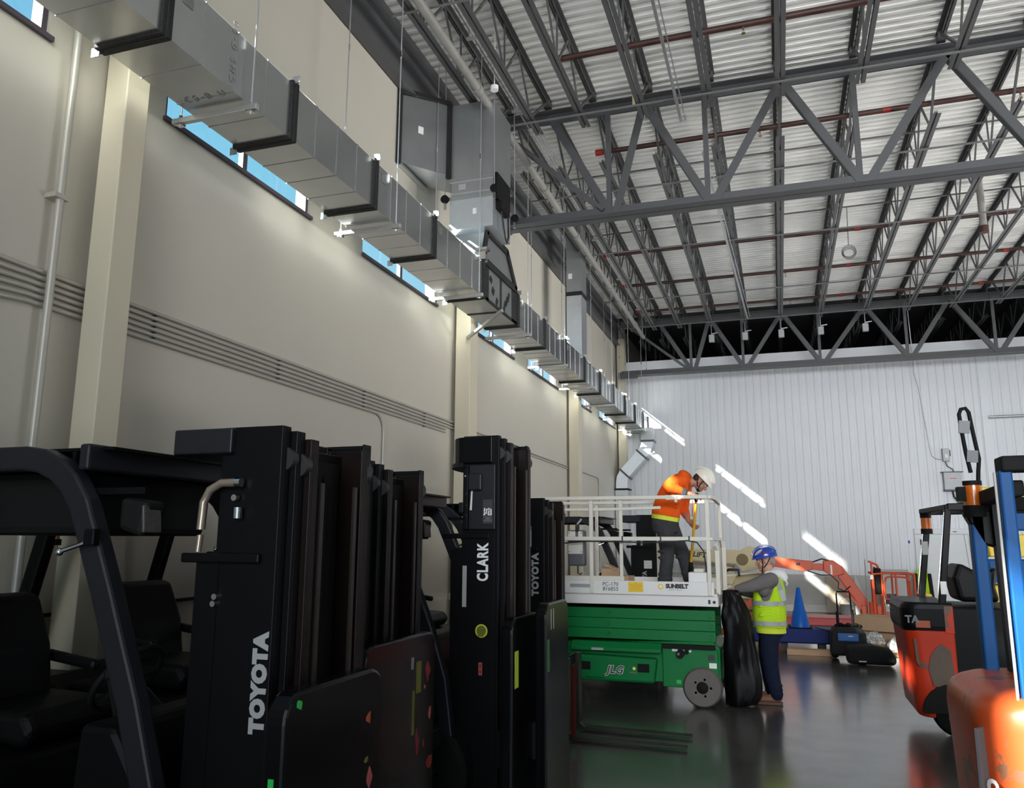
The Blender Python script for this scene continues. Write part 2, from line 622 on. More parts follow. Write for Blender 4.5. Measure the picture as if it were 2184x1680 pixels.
m = MB()
m.box(-4.6, 20, -14, YE, -0.3, 0)
struct(m, 'floor', 'polished_concrete')

m = MB()
m.box(XW - WT, XW, YB, YE, 0, SILL)
m.prism([(XW, HEAD), (XW, 9.2), (XW - WT, 9.2), (XW - WT, HEAD + 0.17)], 'y', YB, YE)
ys = [YB] + [q for w in WINS for q in w] + [YE]
for i in range(0, len(ys), 2):
    m.prism([(XW, SILL), (XW, HEAD), (XW - WT, HEAD + 0.17), (XW - WT, SILL)], 'y', ys[i], ys[i + 1])
struct(m, 'wall_left', 'wall_paint')

for i, (a, b) in enumerate(WINS):
    fr = MB()
    x0, x1 = XW - 0.075, XW - 0.025
    fr.box(x0, x1, a, b, SILL, SILL + 0.04)
    fr.box(x0, x1, a, b, HEAD - 0.025, HEAD)
    fr.box(x0, x1, a, a + 0.04, SILL + 0.04, HEAD - 0.025)
    fr.box(x0, x1, b - 0.04, b, SILL + 0.04, HEAD - 0.025)
    mid = (a + b) / 2
    fr.box(x0, x1, mid - 0.03, mid + 0.03, SILL + 0.04, HEAD - 0.025)
    w = struct(fr, 'window_%d' % (i + 1), 'window_frame')
    w['label'] = 'narrow clerestory window number %d from the photographer, two panes in a dark frame' % (i + 1)
    for p, q in ((a + 0.04, mid - 0.03), (mid + 0.03, b - 0.04)):
        g = MB().box(x0 + 0.02, x0 + 0.026, p, q, SILL + 0.04, HEAD - 0.025)
        g.build('pane', 'window_glass', w)
    MB().box(XW - 0.02, XW + 0.03, a - 0.02, b + 0.02, SILL - 0.035, SILL - 0.002).build('sill', 'window_frame', w)

# painted steel columns standing just off the wall
for i, (a, b) in enumerate(((3.89, 4.09), (10.24, 10.55), (16.72, 17.02), (22.45, 22.75))):
    m = MB()
    xa, xb = XW + 0.05, -4.05 + (0.03 if i else 0.0)
    m.box(xa, xb, a, b, 0.02, 7.35 if i < 3 else 7.6)
    m.box(XW, xa, a + 0.02, b - 0.02, 5.5, 5.6)
    m.box(XW, xa, a + 0.02, b - 0.02, 1.0, 1.1)
    m.box(xa, xb + 0.06, a - 0.06, b + 0.06, 0.0, 0.02)
    o = struct(m, 'trim_%d' % (i + 1), 'wall_paint_column', bevel=0.008)
    o['label'] = '%s beige square column from the camera along the left wall' % ORD[i]

# far wall: white ribbed liner panel of the cold store, kick plate, curb, cap
m = MB()
pts = []
x = XW
pitch = 0.2
while x < 5.05:
    for dx, dy in ((0, 0), (0.105, 0), (0.125, 0.009), (0.18, 0.009)):
        pts.append((x + dx, YF + dy))
    x += pitch
pts.append((5.06, YF))
N = len(pts)
vs = [(p[0], p[1], 0.95) for p in pts] + [(p[0], p[1], 6.93) for p in pts]
m.add(vs, [(i, i + 1, N + i + 1, N + i) for i in range(N - 1)])
m.box(XW, 20, YF + 0.03, YF + 0.2, 0, 6.93)
o = struct(m, 'wall_far', 'liner_panel')
m = MB()
x = 5.16
pts = []
while x < 12:
    for dx, dy in ((0, 0), (0.105, 0), (0.125, 0.009), (0.18, 0.009)):
        pts.append((x + dx, YF + 0.01 + dy))
    x += pitch
N = len(pts)
m.add([(p[0], p[1], 0.95) for p in pts] + [(p[0], p[1], 6.93) for p in pts], [(i, i + 1, N + i + 1, N + i) for i in range(N - 1)])
struct(m, 'wall_far_right', 'liner_panel')
struct(MB().box(5.06, 5.16, YF - 0.02, YF + 0.03, 0.2, 6.93), 'trim_5', 'liner_panel')
struct(MB().box(XW, 12, YF - 0.012, YF + 0.03, 0.2, 0.95).box(XW, 12, YF - 0.02, YF + 0.03, 0.93, 0.96), 'trim_6', 'kick_panel')
struct(MB().box(XW, 12, YF - 0.14, YF + 0.03, 0, 0.2), 'baseboard_far', 'curb_concrete', bevel=0.02)
struct(MB().box(XW, 12, YF - 0.015, YF + 0.2, 6.66, 7.0), 'trim_7', 'liner_panel')
# void above the cold store, over the liner wall, its shade painted in
struct(MB().box(XW, 14, YF + 0.2, YE, 6.6, 6.7), 'wall_plenum_floor', 'deck_shade')
struct(MB().box(XW, 14, YE - 0.4, YE, 6.7, 9.2), 'wall_plenum_back', 'deck_shade')
# walls out of view, with openings added to let light in
m = MB()
m.box(XW - WT, -3.5, YB - 0.2, YB, 0, 9.2).box(9.5, 20, YB - 0.2, YB, 0, 9.2).box(-3.5, 9.5, YB - 0.2, YB, 8.0, 9.2)
struct(m, 'wall_back', 'wall_paint')
m = MB()
m.box(19.8, 20, YB, 8.3, 0, 9.2).box(19.8, 20, 19.7, YE, 0, 9.2).box(19.8, 20, 8.3, 19.7, 5.0, 9.2)
struct(m, 'wall_right', 'wall_paint')

# roof deck: ribbed steel, ribs along X
m = MB()
pr = []
y = -9.0
while y < 22.6:
    pr += [(y, 0.0), (y + 0.05, 0.0), (y + 0.066, 0.045), (y + 0.134, 0.045)]
    y += 0.15
N = len(pr)
m.add([(XW, q[0], ZD + q[1]) for q in pr] + [(20, q[0], ZD + q[1]) for q in pr], [(i, i + 1, N + i + 1, N + i) for i in range(N - 1)])
m.box(XW - 0.2, 20, -9.2, YE, ZD + 0.2, ZD + 0.3)
struct(m, 'ceiling', 'deck_steel')
struct(MB().box(XW, 20, 22.6, YE, ZD, ZD + 0.06), 'ceiling_plenum', 'deck_shade')  # end of the deck painted near black for the shade there
# ledger beam along the head of the left wall
m = MB()
for a, b in ((-4, 10.4), (11.0, 22.6)):
    m.box(XW + 0.02, XW + 0.16, a, b, 7.40, 7.415).box(XW + 0.085, XW + 0.095, a, b, 7.415, 7.9).box(XW + 0.02, XW + 0.16, a, b, 7.9, 7.915)
    m.box(XW, XW + 0.06, a, b, 7.915, ZD)
struct(m, 'trim_8', 'girder_grey')

# ================================================================== ROOF STEEL
GZ0, GZ1 = 6.40, 8.04    # girder bottom / top chord


def girder(y, zb, zt, label, x1, tops, bots, x0=-4.02):
    t = thing('joist_girder', label, 'girder', (0, y, 0))
    for nm, z, hh in (('bottom_chord', zb, 0.15), ('top_chord', zt, 0.15)):
        c = MB()
        c.angle((x0, -0.012, z), (x1, -0.012, z), hh, 0.012, (0, 0, 1 if nm == 'bottom_chord' else -1), 1)
        c.angle((x0, 0.012, z), (x1, 0.012, z), hh, 0.012, (0, 0, 1 if nm == 'bottom_chord' else -1), -1)
        for xx in ([x0 + 0.5 + 1.1 * k for k in range(int((x1 - x0) / 1.1))]):
            c.box(xx, xx + 0.06, -0.012, 0.012, z - 0.02 if nm != 'bottom_chord' else z + 0.02, z + 0.09 if nm == 'bottom_chord' else z - 0.1)
        c.build(nm, 'girder_grey', t)
    k = [(a, zt - 0.06) for a in tops]
    j = [(b, zb + 0.06) for b in bots]
    webs = []
    for bx, bz in j:
        near = sorted(k, key=lambda q: abs(q[0] - bx))
        lo = [q for q in k if q[0] < bx]
        hi = [q for q in k if q[0] > bx]
        if lo:
            webs.append((max(lo), (bx - 0.05, bz)))
        if hi:
            webs.append((min(hi), (bx + 0.05, bz)))
    for a, b in webs:
        MB().angle((a[0], -0.03, a[1]), (b[0], -0.03, b[1]), 0.105, 0.012, (0, 1, 0), 1).build('web_diagonal', 'girder_grey', t)
    for bx, bz in j:
        MB().bar((bx, 0, bz - 0.02), (bx, 0, zt - 0.06), 0.07, 0.07, (0, 1, 0)).build('web_post', 'girder_grey', t)
    MB().bar((x0 + 0.35, 0, zt - 0.22), (bots[0] - 0.08, 0, zb + 0.1), 0.06, 0.15, (0, 1, 0)).build('end_diagonal', 'girder_grey', t)
    MB().box(x0 - 0.08, x0 + 0.45, -0.06, 0.06, zb - 0.07, zb + 0.11).build('chord_sleeve', 'girder_grey', t)
    return t


JX = [-3.55, -2.96, -2.28, -1.46, -0.60, 0.30, 1.26, 2.31, 3.3, 4.3, 5.3, 6.3, 7.3]
tops = [-3.0, -1.6, 0.28, 2.33, 4.3, 6.3, 8.3]
bots = [-2.08, -0.70, 1.24, 3.32, 5.3, 7.3]
girder(10.7, 6.36, 8.10, 'dark grey roof truss girder crossing above the middle of the hall', 9.2, tops, bots)
girder(21.95, 6.37, 7.92, 'dark grey roof truss girder close to the white ribbed wall', 9.2, tops, bots)


def joist(span, x, zt, zb, i, lab):
    """open-web joist built once per span, then copied"""
    a, b = span
    t = thing('roof_joist', lab, 'joist', (x, a, 0), 0, 'open web joists under the roof deck')
    L = b - a
    c = MB()
    c.angle((-0.014, 0.02, zt), (-0.014, L - 0.02, zt), 0.05, 0.006, (0, 0, -1), 1)
    c.angle((0.014, 0.02, zt), (0.014, L - 0.02, zt), 0.05, 0.006, (0, 0, -1), -1)
    c.build('top_chord', 'joist_grey', t)
    c = MB()
    c.angle((-0.012, 0.45, zb), (-0.012, L - 0.45, zb), 0.05, 0.006, (0, 0, 1), -1)
    c.angle((0.012, 0.45, zb), (0.012, L - 0.45, zb), 0.05, 0.006, (0, 0, 1), 1)
    c.build('bottom_chord', 'joist_grey', t)
    n = max(2, int(round((L - 1.8) / 1.22)))
    st = (L - 1.8) / n
    dv = (zt - 0.03) - (zb + 0.03)
    up = MB().bar((0, 0, zb + 0.03), (0, st / 2, zt - 0.03), 0.022, 0.03).mesh('web_bar', 'joist_grey')
    dn = MB().bar((0, 0, zt - 0.03), (0, st / 2, zb + 0.03), 0.022, 0.03).mesh('web_bar', 'joist_grey')
    ps = MB().bar((0, 0, zb + 0.03), (0, 0, zt - 0.03), 0.02, 0.02, (0, 1, 0)).mesh('web_post', 'joist_grey')
    for q in range(n):
        link('web_bar', up, t, loc=(0, 0.9 + q * st, 0))
        link('web_bar', dn, t, loc=(0, 0.9 + (q + 0.5) * st, 0))
        if q:
            link('web_post', ps, t, loc=(0, 0.9 + q * st, 0))
    MB().bar((0, 0.1, zt - 0.04), (0, 0.9, zb + 0.03), 0.03, 0.03).build('end_web', 'joist_grey', t)
    MB().bar((0, L - 0.1, zt - 0.04), (0, L - 0.9, zb + 0.03), 0.03, 0.03).build('end_web', 'joist_grey', t)
    for q in (-0.02, L - 0.12):
        MB().box(-0.05, 0.05, q, q + 0.14, zt - 0.09, zt - 0.002).build('bearing_seat', 'joist_grey', t)
    return t


spans = [((3.2, 10.6), 'nearer than the middle girder'), ((10.8, 21.85), 'between the two truss girders'), ((22.05, 30.4), 'above the dark void')]
for sp_, w in spans:
    p = None
    for i, x in enumerate(JX):
        lab = '%s roof joist from the left wall, %s' % (ORD[i], w)
        if p is None:
            p = joist(sp_, x, ZD - 0.005, 7.50, i, lab)
        else:
            c = dup(p)
            c.location.x = x
            c['label'] = lab


def xrun(name, y, z, x0, x1, r, mt, label, cat, group, square=False):
    m = MB()
    if square:
        m.angle((x0, y, z), (x1, y, z), 0.03, 0.005, (0, 0, 1))
    else:
        m.tube([(x0, y, z), (x1, y, z)], r, 10)
    o = m.build(name, mt, smooth=None if square else 40)
    return tag(o, label, cat, group)


# thin bridging angles tying the joists together
for i, (y, z) in enumerate(((7.1, 7.46), (7.75, 8.12), (9.75, 7.46), (12.25, 7.46), (13.0, 8.12), (15.1, 7.46), (15.75, 8.12), (18.4, 7.46), (19.2, 8.12), (20.9, 7.46))):
    xrun('bridging_angle', y, z, -3.75, 8.6, 0.012, 'bridging_grey',
         '%s thin steel bridging angle from the camera tying %s of the joists' % (ORD[i], 'the bottoms' if z < 7.6 else 'the tops'), 'bridging', 'bridging angles across the joists', True)

# sprinkler branch lines with pendant heads
SPR = [8.95, 11.55, 13.9, 16.15, 18.35, 20.6]
for i, y in enumerate(SPR):
    t = thing('sprinkler_pipe', '%s dark red sprinkler branch pipe from the camera, running across the joists' % ORD[i], 'pipe', (0, y, 7.82), 0, 'sprinkler branch pipes')
    MB().tube([(-2.35 if i < 2 else -3.2, 0, 0), (9, 0, 0)], 0.040 if i < 3 else 0.034, 10).build('pipe', 'sprinkler_red', t, smooth=40)
    for xa, xb, rr in ((-2.45, -2.33, 0.05) if i < 2 else (-3.28, -3.18, 0.045), (1.7, 1.8, 0.042), (4.75, 4.85, 0.042)):
        MB().cyl((xa, 0, 0), (xb, 0, 0), rr, n=10).build('red_coupling', 'fitting_red', t, smooth=40)['label'] = 'bright red pipe coupling'
    for xx in (-0.1 + 0.13 * i, 3.4, 6.3):
        h = MB().cyl((xx, 0, -0.03), (xx, 0, -0.07), 0.012, n=8).cyl((xx, 0, -0.115), (xx, 0, -0.12), 0.026, n=10)
        h.bar((xx - 0.009, 0, -0.07), (xx - 0.009, 0, -0.116), 0.006, 0.006, (1, 0, 0)).bar((xx + 0.009, 0, -0.07), (xx + 0.009, 0, -0.116), 0.006, 0.006, (1, 0, 0))
        h.build('sprinkler_head', 'brass', t, smooth=40)

# lengthwise services beside the first joists
t = thing('sprinkler_main', 'long grey pipe running the length of the hall above the duct', 'pipe', (-3.32, 0, 7.38))
MB().tube([(0, -3, 0), (0, 21.6, 0)], 0.055, 14).build('pipe', 'pipe_grey', t, smooth=40)
for y in (5.2, 8.55, 11.6, 13.7, 16.9, 20.2):
    MB().cyl((0, y, 0), (0, y + 0.09, 0), 0.072, n=14).build('coupling', 'pipe_grey', t, smooth=40)
MB().bar((0, 21.5, -0.02), (-0.02, 21.5, 0.8), 0.03, 0.03, (0, 1, 0)).build('hanger_rod', 'zinc_rod', t)
for i in range(4):
    x = -3.12 + 0.045 * i
    o = MB().tube([(x, -3, 7.62), (x, 20.9, 7.62)], 0.011, 6).build('roof_conduit', 'emt', smooth=40)
    tag(o, '%s thin bright conduit from the left in the bundle beside the long grey pipe' % ORD[i], 'conduit', 'thin conduits under the roof')
t = thing('conduit_strut', 'row of short strut pieces under the thin roof conduits', 'bracket', (0, 0, 0))
for y in (6.3, 7.9, 9.6, 12.1, 14.6, 17.1, 19.6):
    MB().bar((-3.2, y, 7.595), (-2.88, y, 7.595), 0.04, 0.025).build('strut', 'strut_zinc', t)
    MB().bar((-3.17, y, 7.6), (-3.17, y, 8.2), 0.008, 0.008, (0, 1, 0)).build('hanger_rod', 'zinc_rod', t)
o = MB().cyl((-3.14, 8.72, 7.4), (-3.14, 8.72, 7.46), 0.05, n=16).cyl((-3.14, 8.72, 7.46), (-3.14, 8.72, 8.25), 0.006, n=6).build('smoke_detector', 'paper_white', smooth=40)
tag(o, 'small round white detector hanging under the thin roof conduits', 'detector')
# the long thin channel with a bright edge below the fourth joist, and the tan box
t = thing('lighting_channel', 'long pale strut channel slung beneath the fifth joist', 'channel', (-0.98, 0, 7.40))
MB().bar((0, 4, 0), (0, 10.2, 0), 0.035, 0.03).build('channel', 'strut_zinc', t)
MB().bar((0.06, 4, 0), (0.06, 10.2, 0), 0.012, 0.012).build('edge_conduit', 'zinc_rod', t)
t = thing('lighting_channel', 'second pale strut channel beneath the joists, beyond the middle girder', 'channel', (-0.78, 0, 7.40))
MB().bar((0, 11.2, 0), (0.28, 20.6, 0), 0.035, 0.03).build('channel', 'strut_zinc', t)
MB().bar((0.06, 11.2, 0), (0.34, 20.4, 0), 0.012, 0.012).build('edge_conduit', 'zinc_rod', t)
o = MB().box(-1.62, -1.55, 10.1, 10.16, 7.70, 7.83).box(-1.59, -1.58, 10.12, 10.13, 7.83, 8.25).build('junction_box', 'boom_cream', bevel=0.008)
tag(o, 'small tan junction box beside the middle truss girder', 'box')
t = thing('cable_coil', 'loop of thin black cable hanging from a joist at the right', 'cable', (1.55, 16.0, 7.45))
for k in range(3):
    MB().tube([(0.13 * math.cos(a / 16 * 2 * PI) * (1 - 0.12 * k), 0.02 * k, -0.14 + 0.14 * math.sin(a / 16 * 2 * PI) * (1 - 0.2 * k)) for a in range(17)], 0.006, 6, False).build('loop', 'cable_black', t)
MB().tube([(0.0, 0.02, 0.0), (0.02, 0, 0.8)], 0.006, 6).build('tail', 'cable_black', t)
for i, (x, y) in enumerate(((-1.46, 21.3), (-0.60, 21.3), (0.30, 21.3), (1.26, 21.3), (2.31, 21.3))):
    t = thing('gas_sensor', '%s small pale box hung on a rod in front of the far truss girder' % ORD[i], 'box', (x, y, 7.22), 0, 'small boxes hung at the far girder')
    MB().box(-0.07, 0.07, -0.05, 0.05, -0.2, 0.0).build('housing', 'box_grey', t, bevel=0.01)
    MB().cyl((0, 0, 0), (0, 0, 0.3), 0.01, n=6).build('stem', 'zinc_rod', t)
    MB().bar((0.0, 0, 0.03), (0.16, 0, 0.05), 0.02, 0.02).build('bracket_arm', 'strut_zinc', t)
t = thing('vent_pipe', 'short dark pipe dropping from the roof deck at the right edge', 'pipe', (3.75, 15.5, 7.25))
MB().cyl((0, 0, 0.1), (0, 0, 0.99), 0.06, n=14).build('pipe', 'pipe_grey', t, smooth=40)
MB().cyl((0, 0, 0), (0, 0, 0.12), 0.08, n=14).build('end_collar', 'sprinkler_red', t, smooth=40)

# ================================================================== MAIN DUCT ON THE LEFT WALL
DX0, DX1, DZ0, DZ1 = -3.88, -3.40, 4.81, 5.26
joints = [0.75, 2.15, 3.50, 4.85, 6.18, 7.54, 9.08, 10.5, 11.88, 13.2, 14.66, 16.05, 17.45, 18.9, 20.3, 21.6, 22.5]
duct = thing('supply_duct', 'long rectangular galvanised air duct hung in front of the clerestory windows', 'duct', (0, 0, 0))
for i in range(len(joints) - 1):
    a, b = joints[i], joints[i + 1]
    if i == 6:
        continue
    m = MB()
    m.box(DX0, DX1, a, b, DZ0, DZ1)
    nb = 4
    for k in range(1, nb):
        y = a + (b - a) * k / nb
        e = 0.004
        m.box(DX0 - e, DX1 + e, y - 0.007, y + 0.007, DZ0 - e, DZ1 + e)
    m.build('duct_section', 'galv', duct)
    if i in (2, 4, 5, 7, 9, 11):
        MB().box(DX1 + 0.001, DX1 + 0.004, a + 0.13, a + 0.22, DZ1 - 0.14, DZ1 - 0.05).build('section_tag', 'tag_grey', duct)
for i, y in enumerate(joints):
    m = MB()
    e = 0.022
    m.box(DX0 - e, DX1 + e, y - 0.045, y + 0.045, DZ0 - e, DZ1 + e)
    m.box(DX0 - 0.03, DX1 + 0.03, y - 0.012, y + 0.012, DZ0 - 0.03, DZ1 + 0.03)
    m.build('sealed_joint', 'mastic_black', duct, bevel=0.008)['label'] = 'joint smeared with black duct sealant'
    for x, z in ((DX0 - 0.03, DZ0 - 0.03), (DX1 + 0.03, DZ1 + 0.03)):
        MB().box(x - 0.03, x + 0.03, y - 0.02, y - 0.012, z - 0.03, z + 0.03).build('flange_corner', 'strut_zinc', duct)
text('C H S   G - 9 0', duct, 0.075, (DX1 + 0.0045, 4.16, 4.86), 'stamp_grey', (0, 0, 1), (0, -1, 0), 0, 0)
text('C S - B   U', duct, 0.075, (DX0 + 0.08, 4.18, DZ0 - 0.006), 'stamp_grey', (1, 0, 0), (0, -1, 0), 0, 0)
# the splitter section under the riser
a, b = 9.08, 10.5
m = MB().box(DX0, DX1, a, b, DZ0, DZ1)
m.build('splitter_section', 'galv_dull', duct)
m = MB()
e = 0.005
m.box(DX1 - 0.01, DX1 + e, a, a + 0.2, DZ0, DZ1).box(DX1 - 0.01, DX1 + e, b - 0.28, b, DZ0, DZ1)
m.box(DX1 - 0.01, DX1 + e, 9.72, 9.79, DZ0, DZ1)
m.box(DX1 - 0.01, DX1 + e, a, b, DZ0 - e, DZ0 + 0.035)
for (y, z, dy, dz) in ((9.36, 5.13, 0.09, 0.07), (9.45, 5.0, 0.08, 0.09), (9.6, 4.9, 0.07, 0.09), (9.92, 4.93, 0.05, 0.16), (10.0, 5.02, 0.05, 0.14), (10.08, 5.1, 0.05, 0.14)):
    rot = Matrix.Rotation(R(-25), 3, 'X')
    m.cbox((DX1 + 0.002, y, z), (0.01, dy, dz), rot)
m.box(DX0, DX1, a, b, DZ1 - 0.005, DZ1 + e)
m.box(DX0, DX1, 9.74, 9.8, DZ0 - e, DZ0)
m.build('sealant_patch', 'mastic_black', duct)['label'] = 'black sealant strips and dabs'
# neck from splitter up to the riser
m = MB()
m.prism([(9.05, 5.26), (10.35, 5.26), (9.95, 5.72), (9.2, 5.72)], 'x', DX0, DX1)
m.build('neck', 'galv_dull', duct)
m = MB()
for (p, q) in (((9.03, 5.28), (9.18, 5.74)), ((10.38, 5.3), (9.97, 5.73)), ((9.05, 5.3), (10.4, 5.3)), ((9.15, 5.72), (10.0, 5.72))):
    m.bar((DX1 + 0.012, p[0], p[1]), (DX1 + 0.012, q[0], q[1]), 0.09, 0.03, (1, 0, 0))
m.build('neck_sealant', 'mastic_black', duct)

# riser 1, elbow and wall branch
t = thing('riser_duct', 'tall dull galvanised riser duct with elbow reaching the upper left wall', 'duct', (0, 0, 0))
RX0, RX1, RY0, RY1 = -3.84, -3.25, 9.0, 9.7
m = MB().box(RX0, RX1, RY0, RY1, 6.42, 7.46)
m.box(RX0 - 0.004, RX1 + 0.004, RY0 - 0.004, RY0 + 0.01, 7.2, 7.21)
m.box(-3.545, -3.535, RY0 - 0.004, RY0, 6.45, 7.44)
m.build('riser_upper', 'galv_dull', t)
m = MB().box(RX0 + 0.02, RX1, RY0, RY1, 6.17, 6.42)
m.build('riser_collar', 'galv_dull', t)
m = MB().box(RX0 - 0.0, RX1, RY0, RY1, 5.72, 6.12)
m.build('riser_lower', 'galv_bright', t)['label'] = 'brighter zinc section'
m = MB()
for z, h in ((6.12, 0.05), (6.40, 0.03)):
    m.box(RX0 - 0.012, RX1 + 0.012, RY0 - 0.012, RY1 + 0.012, z, z + h)
m.build('flange_joint', 'galv_dull', t, bevel=0.004)
m = MB()
for z in (6.20, 6.36, 5.78, 6.05):
    m.box(RX0 - 0.002, RX1 + 0.004, RY0 - 0.006, RY0, z, z + 0.012)
m.build('pressed_seam', 'galv_bright', t)
m = MB()
m.add([(XW, 8.36, 6.44), (-3.86, 8.98, 6.47), (-3.86, 8.98, 7.46), (XW, 8.36, 7.36), (XW, 9.1, 6.44), (-3.86, 9.68, 6.47), (-3.86, 9.68, 7.46), (XW, 9.1, 7.36)],
      [(0, 1, 2, 3), (5, 4, 7, 6), (3, 2, 6, 7), (1, 0, 4, 5), (0, 3, 7, 4), (1, 5, 6, 2)])
m.build('wall_branch', 'galv_dull', t)
m = MB()
m.bar((XW + 0.03, 8.33, 6.4), (XW + 0.03, 8.33, 7.42), 0.05, 0.05, (0, 1, 0)).bar((-3.855, 8.97, 6.42), (-3.855, 8.97, 7.48), 0.055, 0.05, (0, 1, 0))
m.bar((XW + 0.03, 8.33, 7.4), (-3.85, 8.97, 7.48), 0.04, 0.05)
m.build('branch_sealant', 'mastic_black', t)
m = MB().bar((XW + 0.03, 8.35, 6.40), (XW + 0.03, 9.2, 6.40), 0.05, 0.03)
m.build('wall_flashing', 'strut_zinc', t)
o = MB().cbox((-4.1, 8.615, 6.96), (0.075, 0.006, 0.1), Matrix.Rotation(math.atan2(0.62, 0.43), 3, 'Z')).build('sticker', 'paper_white', t)
o['label'] = 'small white sticker with a red edge'
MB().box(-3.72, -3.62, RY0 - 0.008, RY0 - 0.004, 6.25, 6.33).build('sticker', 'galv_bright', t)
MB().box(-3.52, -3.47, RY0 - 0.008, RY0 - 0.004, 5.9, 5.98).build('sticker', 'paper_white', t)
# damper actuator with cable loop
t2 = thing('damper_actuator', 'black damper actuator with a looped cable on the riser duct side', 'actuator', (RX1, 9.25, 6.0))
MB().box(0.0, 0.08, -0.14, 0.2, -0.02, 0.1).build('housing', 'black_matte', t2, bevel=0.01)
MB().box(0.0, 0.05, -0.22, 0.30, 0.1, 0.45).build('linkage_plate', 'black_matte', t2)
MB().tube([(0.05, -0.05, -0.02), (0.07, -0.04, -0.2), (0.08, 0.02, -0.36), (0.08, 0.09, -0.4), (0.08, 0.14, -0.3), (0.07, 0.15, -0.02)], 0.012, 6).build('cable_loop', 'cable_black', t2, smooth=40)
for i, (x, y, z0, z1) in enumerate(((-3.9, 8.97, 6.14, 8.2), (-3.22, 8.97, 6.2, 8.2), (-3.2, 9.75, 6.1, 8.2))):
    t3 = thing('cable_hanger', '%s thin hanger wire with a black shackle holding the tall riser duct' % ORD[i], 'hanger', (x, y, 0), 0, 'wire hangers on the riser duct')
    MB().tube([(0, 0, z0), (-0.02, 0, z1)], 0.007, 6).build('wire', 'zinc_rod', t3)
    MB().lathe([(0.03, -0.02), (0.055, -0.02), (0.055, 0.02), (0.03, 0.02)], (0, 0, z0), 'y', 12).build('shackle', 'black_matte', t3, smooth=40)
    MB().bar((0, 0, z0 - 0.05), (0, 0, z0 - 0.14), 0.03, 0.03, (0, 1, 0)).build('clamp', 'chrome', t3)

# riser 2
t = thing('riser_duct', 'second bright galvanised riser duct, beyond the middle truss girder', 'duct', (0, 0, 0))
m = MB().box(-3.80, -3.50, 14.9, 15.35, 5.33, 6.6)
for z in (5.5, 5.8, 6.1, 6.4):
    m.box(-3.804, -3.496, 14.894, 14.9, z, z + 0.012)
m.build('riser_lower', 'galv_bright', t)
m = MB().box(-3.80, -3.50, 14.9, 15.35, 6.68, 8.1)
for z in (6.85, 7.1, 7.35, 7.6):
    m.box(-3.804, -3.496, 14.894, 14.9, z, z + 0.012)
m.build('riser_upper', 'galv_dull', t)
MB().box(-3.815, -3.485, 14.885, 15.365, 6.6, 6.68).build('sealed_joint', 'mastic_black', t)
MB().box(-3.76, -3.68, 14.888, 14.892, 6.95, 7.06).build('sticker', 'paper_white', t)

# hangers: strut under the duct + two rods
for i, y in enumerate((2.1, 4.3, 6.55, 8.82, 10.86, 13.0, 15.1, 17.2, 19.3, 21.3, 22.2)):
    t = thing('duct_hanger', '%s trapeze hanger from the camera, strut and two long rods under the duct' % ORD[i], 'hanger', (0, y, 0), 0, 'trapeze hangers of the duct')
    MB().box(-4.02, -3.30, -0.02, 0.02, DZ0 - 0.075, DZ0 - 0.034).build('strut', 'strut_zinc', t, bevel=0.004)
    for x in (-3.955, -3.355):
        MB().cyl((x, 0, DZ0 - 0.10), (x, 0, 8.22), 0.0065, n=8).build('rod', 'zinc_rod', t, smooth=40)
        MB().box(x - 0.025, x + 0.025, -0.025, 0.025, DZ0 - 0.09, DZ0 - 0.076).cyl((x, 0, DZ0 - 0.034), (x, 0, DZ0 - 0.012), 0.014, n=6).build('nut', 'chrome', t)
    MB().cyl((-3.355, 0, 6.55), (-3.355, 0, 6.62), 0.011, n=6).cyl((-3.955, 0, 6.75), (-3.955, 0, 6.82), 0.011, n=6).build('rod_coupler', 'chrome', t)
# diagonal brace under the splitter
o = MB().bar((-3.33, 9.62, 4.78), (-4.05, 10.2, 4.60), 0.04, 0.04).build('brace_strut', 'strut_zinc')
tag(o, 'diagonal zinc strut hanging beneath the splitter section of the duct', 'brace')
t = thing('beam_clamp', 'shiny zinc strut and clamps on top of the duct at the riser neck', 'bracket', (-3.6, 9.0, 5.37))
MB().bar((-0.3, 0, 0), (0.27, 0, 0), 0.05, 0.04).build('strut', 'chrome', t)
MB().box(0.15, 0.3, -0.06, 0.06, 0.02, 0.05).box(0.2, 0.27, -0.04, 0.04, -0.1, 0.0).build('clamp', 'chrome', t)

# drop at the far end: offset with two elbows, down to a grille neck, then a lower duct
t = thing('drop_duct', 'bright galvanised duct drop with two elbows in the far left corner', 'duct', (0, 0, 0))


def quad_duct(path, wx, wy, name, mt):
    """path: list of (x,z,tilt): sections cut square to the tilt, in the XZ plane at Y 22.35..22.75"""
    m = MB()
    vs = []
    for x, z, a in path:
        c, s = math.cos(R(a)), math.sin(R(a))
        for sx, sy in ((-1, -1), (1, -1), (1, 1), (-1, 1)):
            vs.append((x + sx * wx / 2 * c, 22.2 + sy * wy / 2, z + sx * wx / 2 * s))
    n = len(path)
    fs = [(3, 2, 1, 0), (4 * n - 4, 4 * n - 3, 4 * n - 2, 4 * n - 1)]
    for i in range(n - 1):
        for j in range(4):
            fs.append((4 * i + j, 4 * i + (j + 1) % 4, 4 * i + 4 + (j + 1) % 4, 4 * i + 4 + j))
    m.add(vs, fs)
    return m.build(name, mt, t)


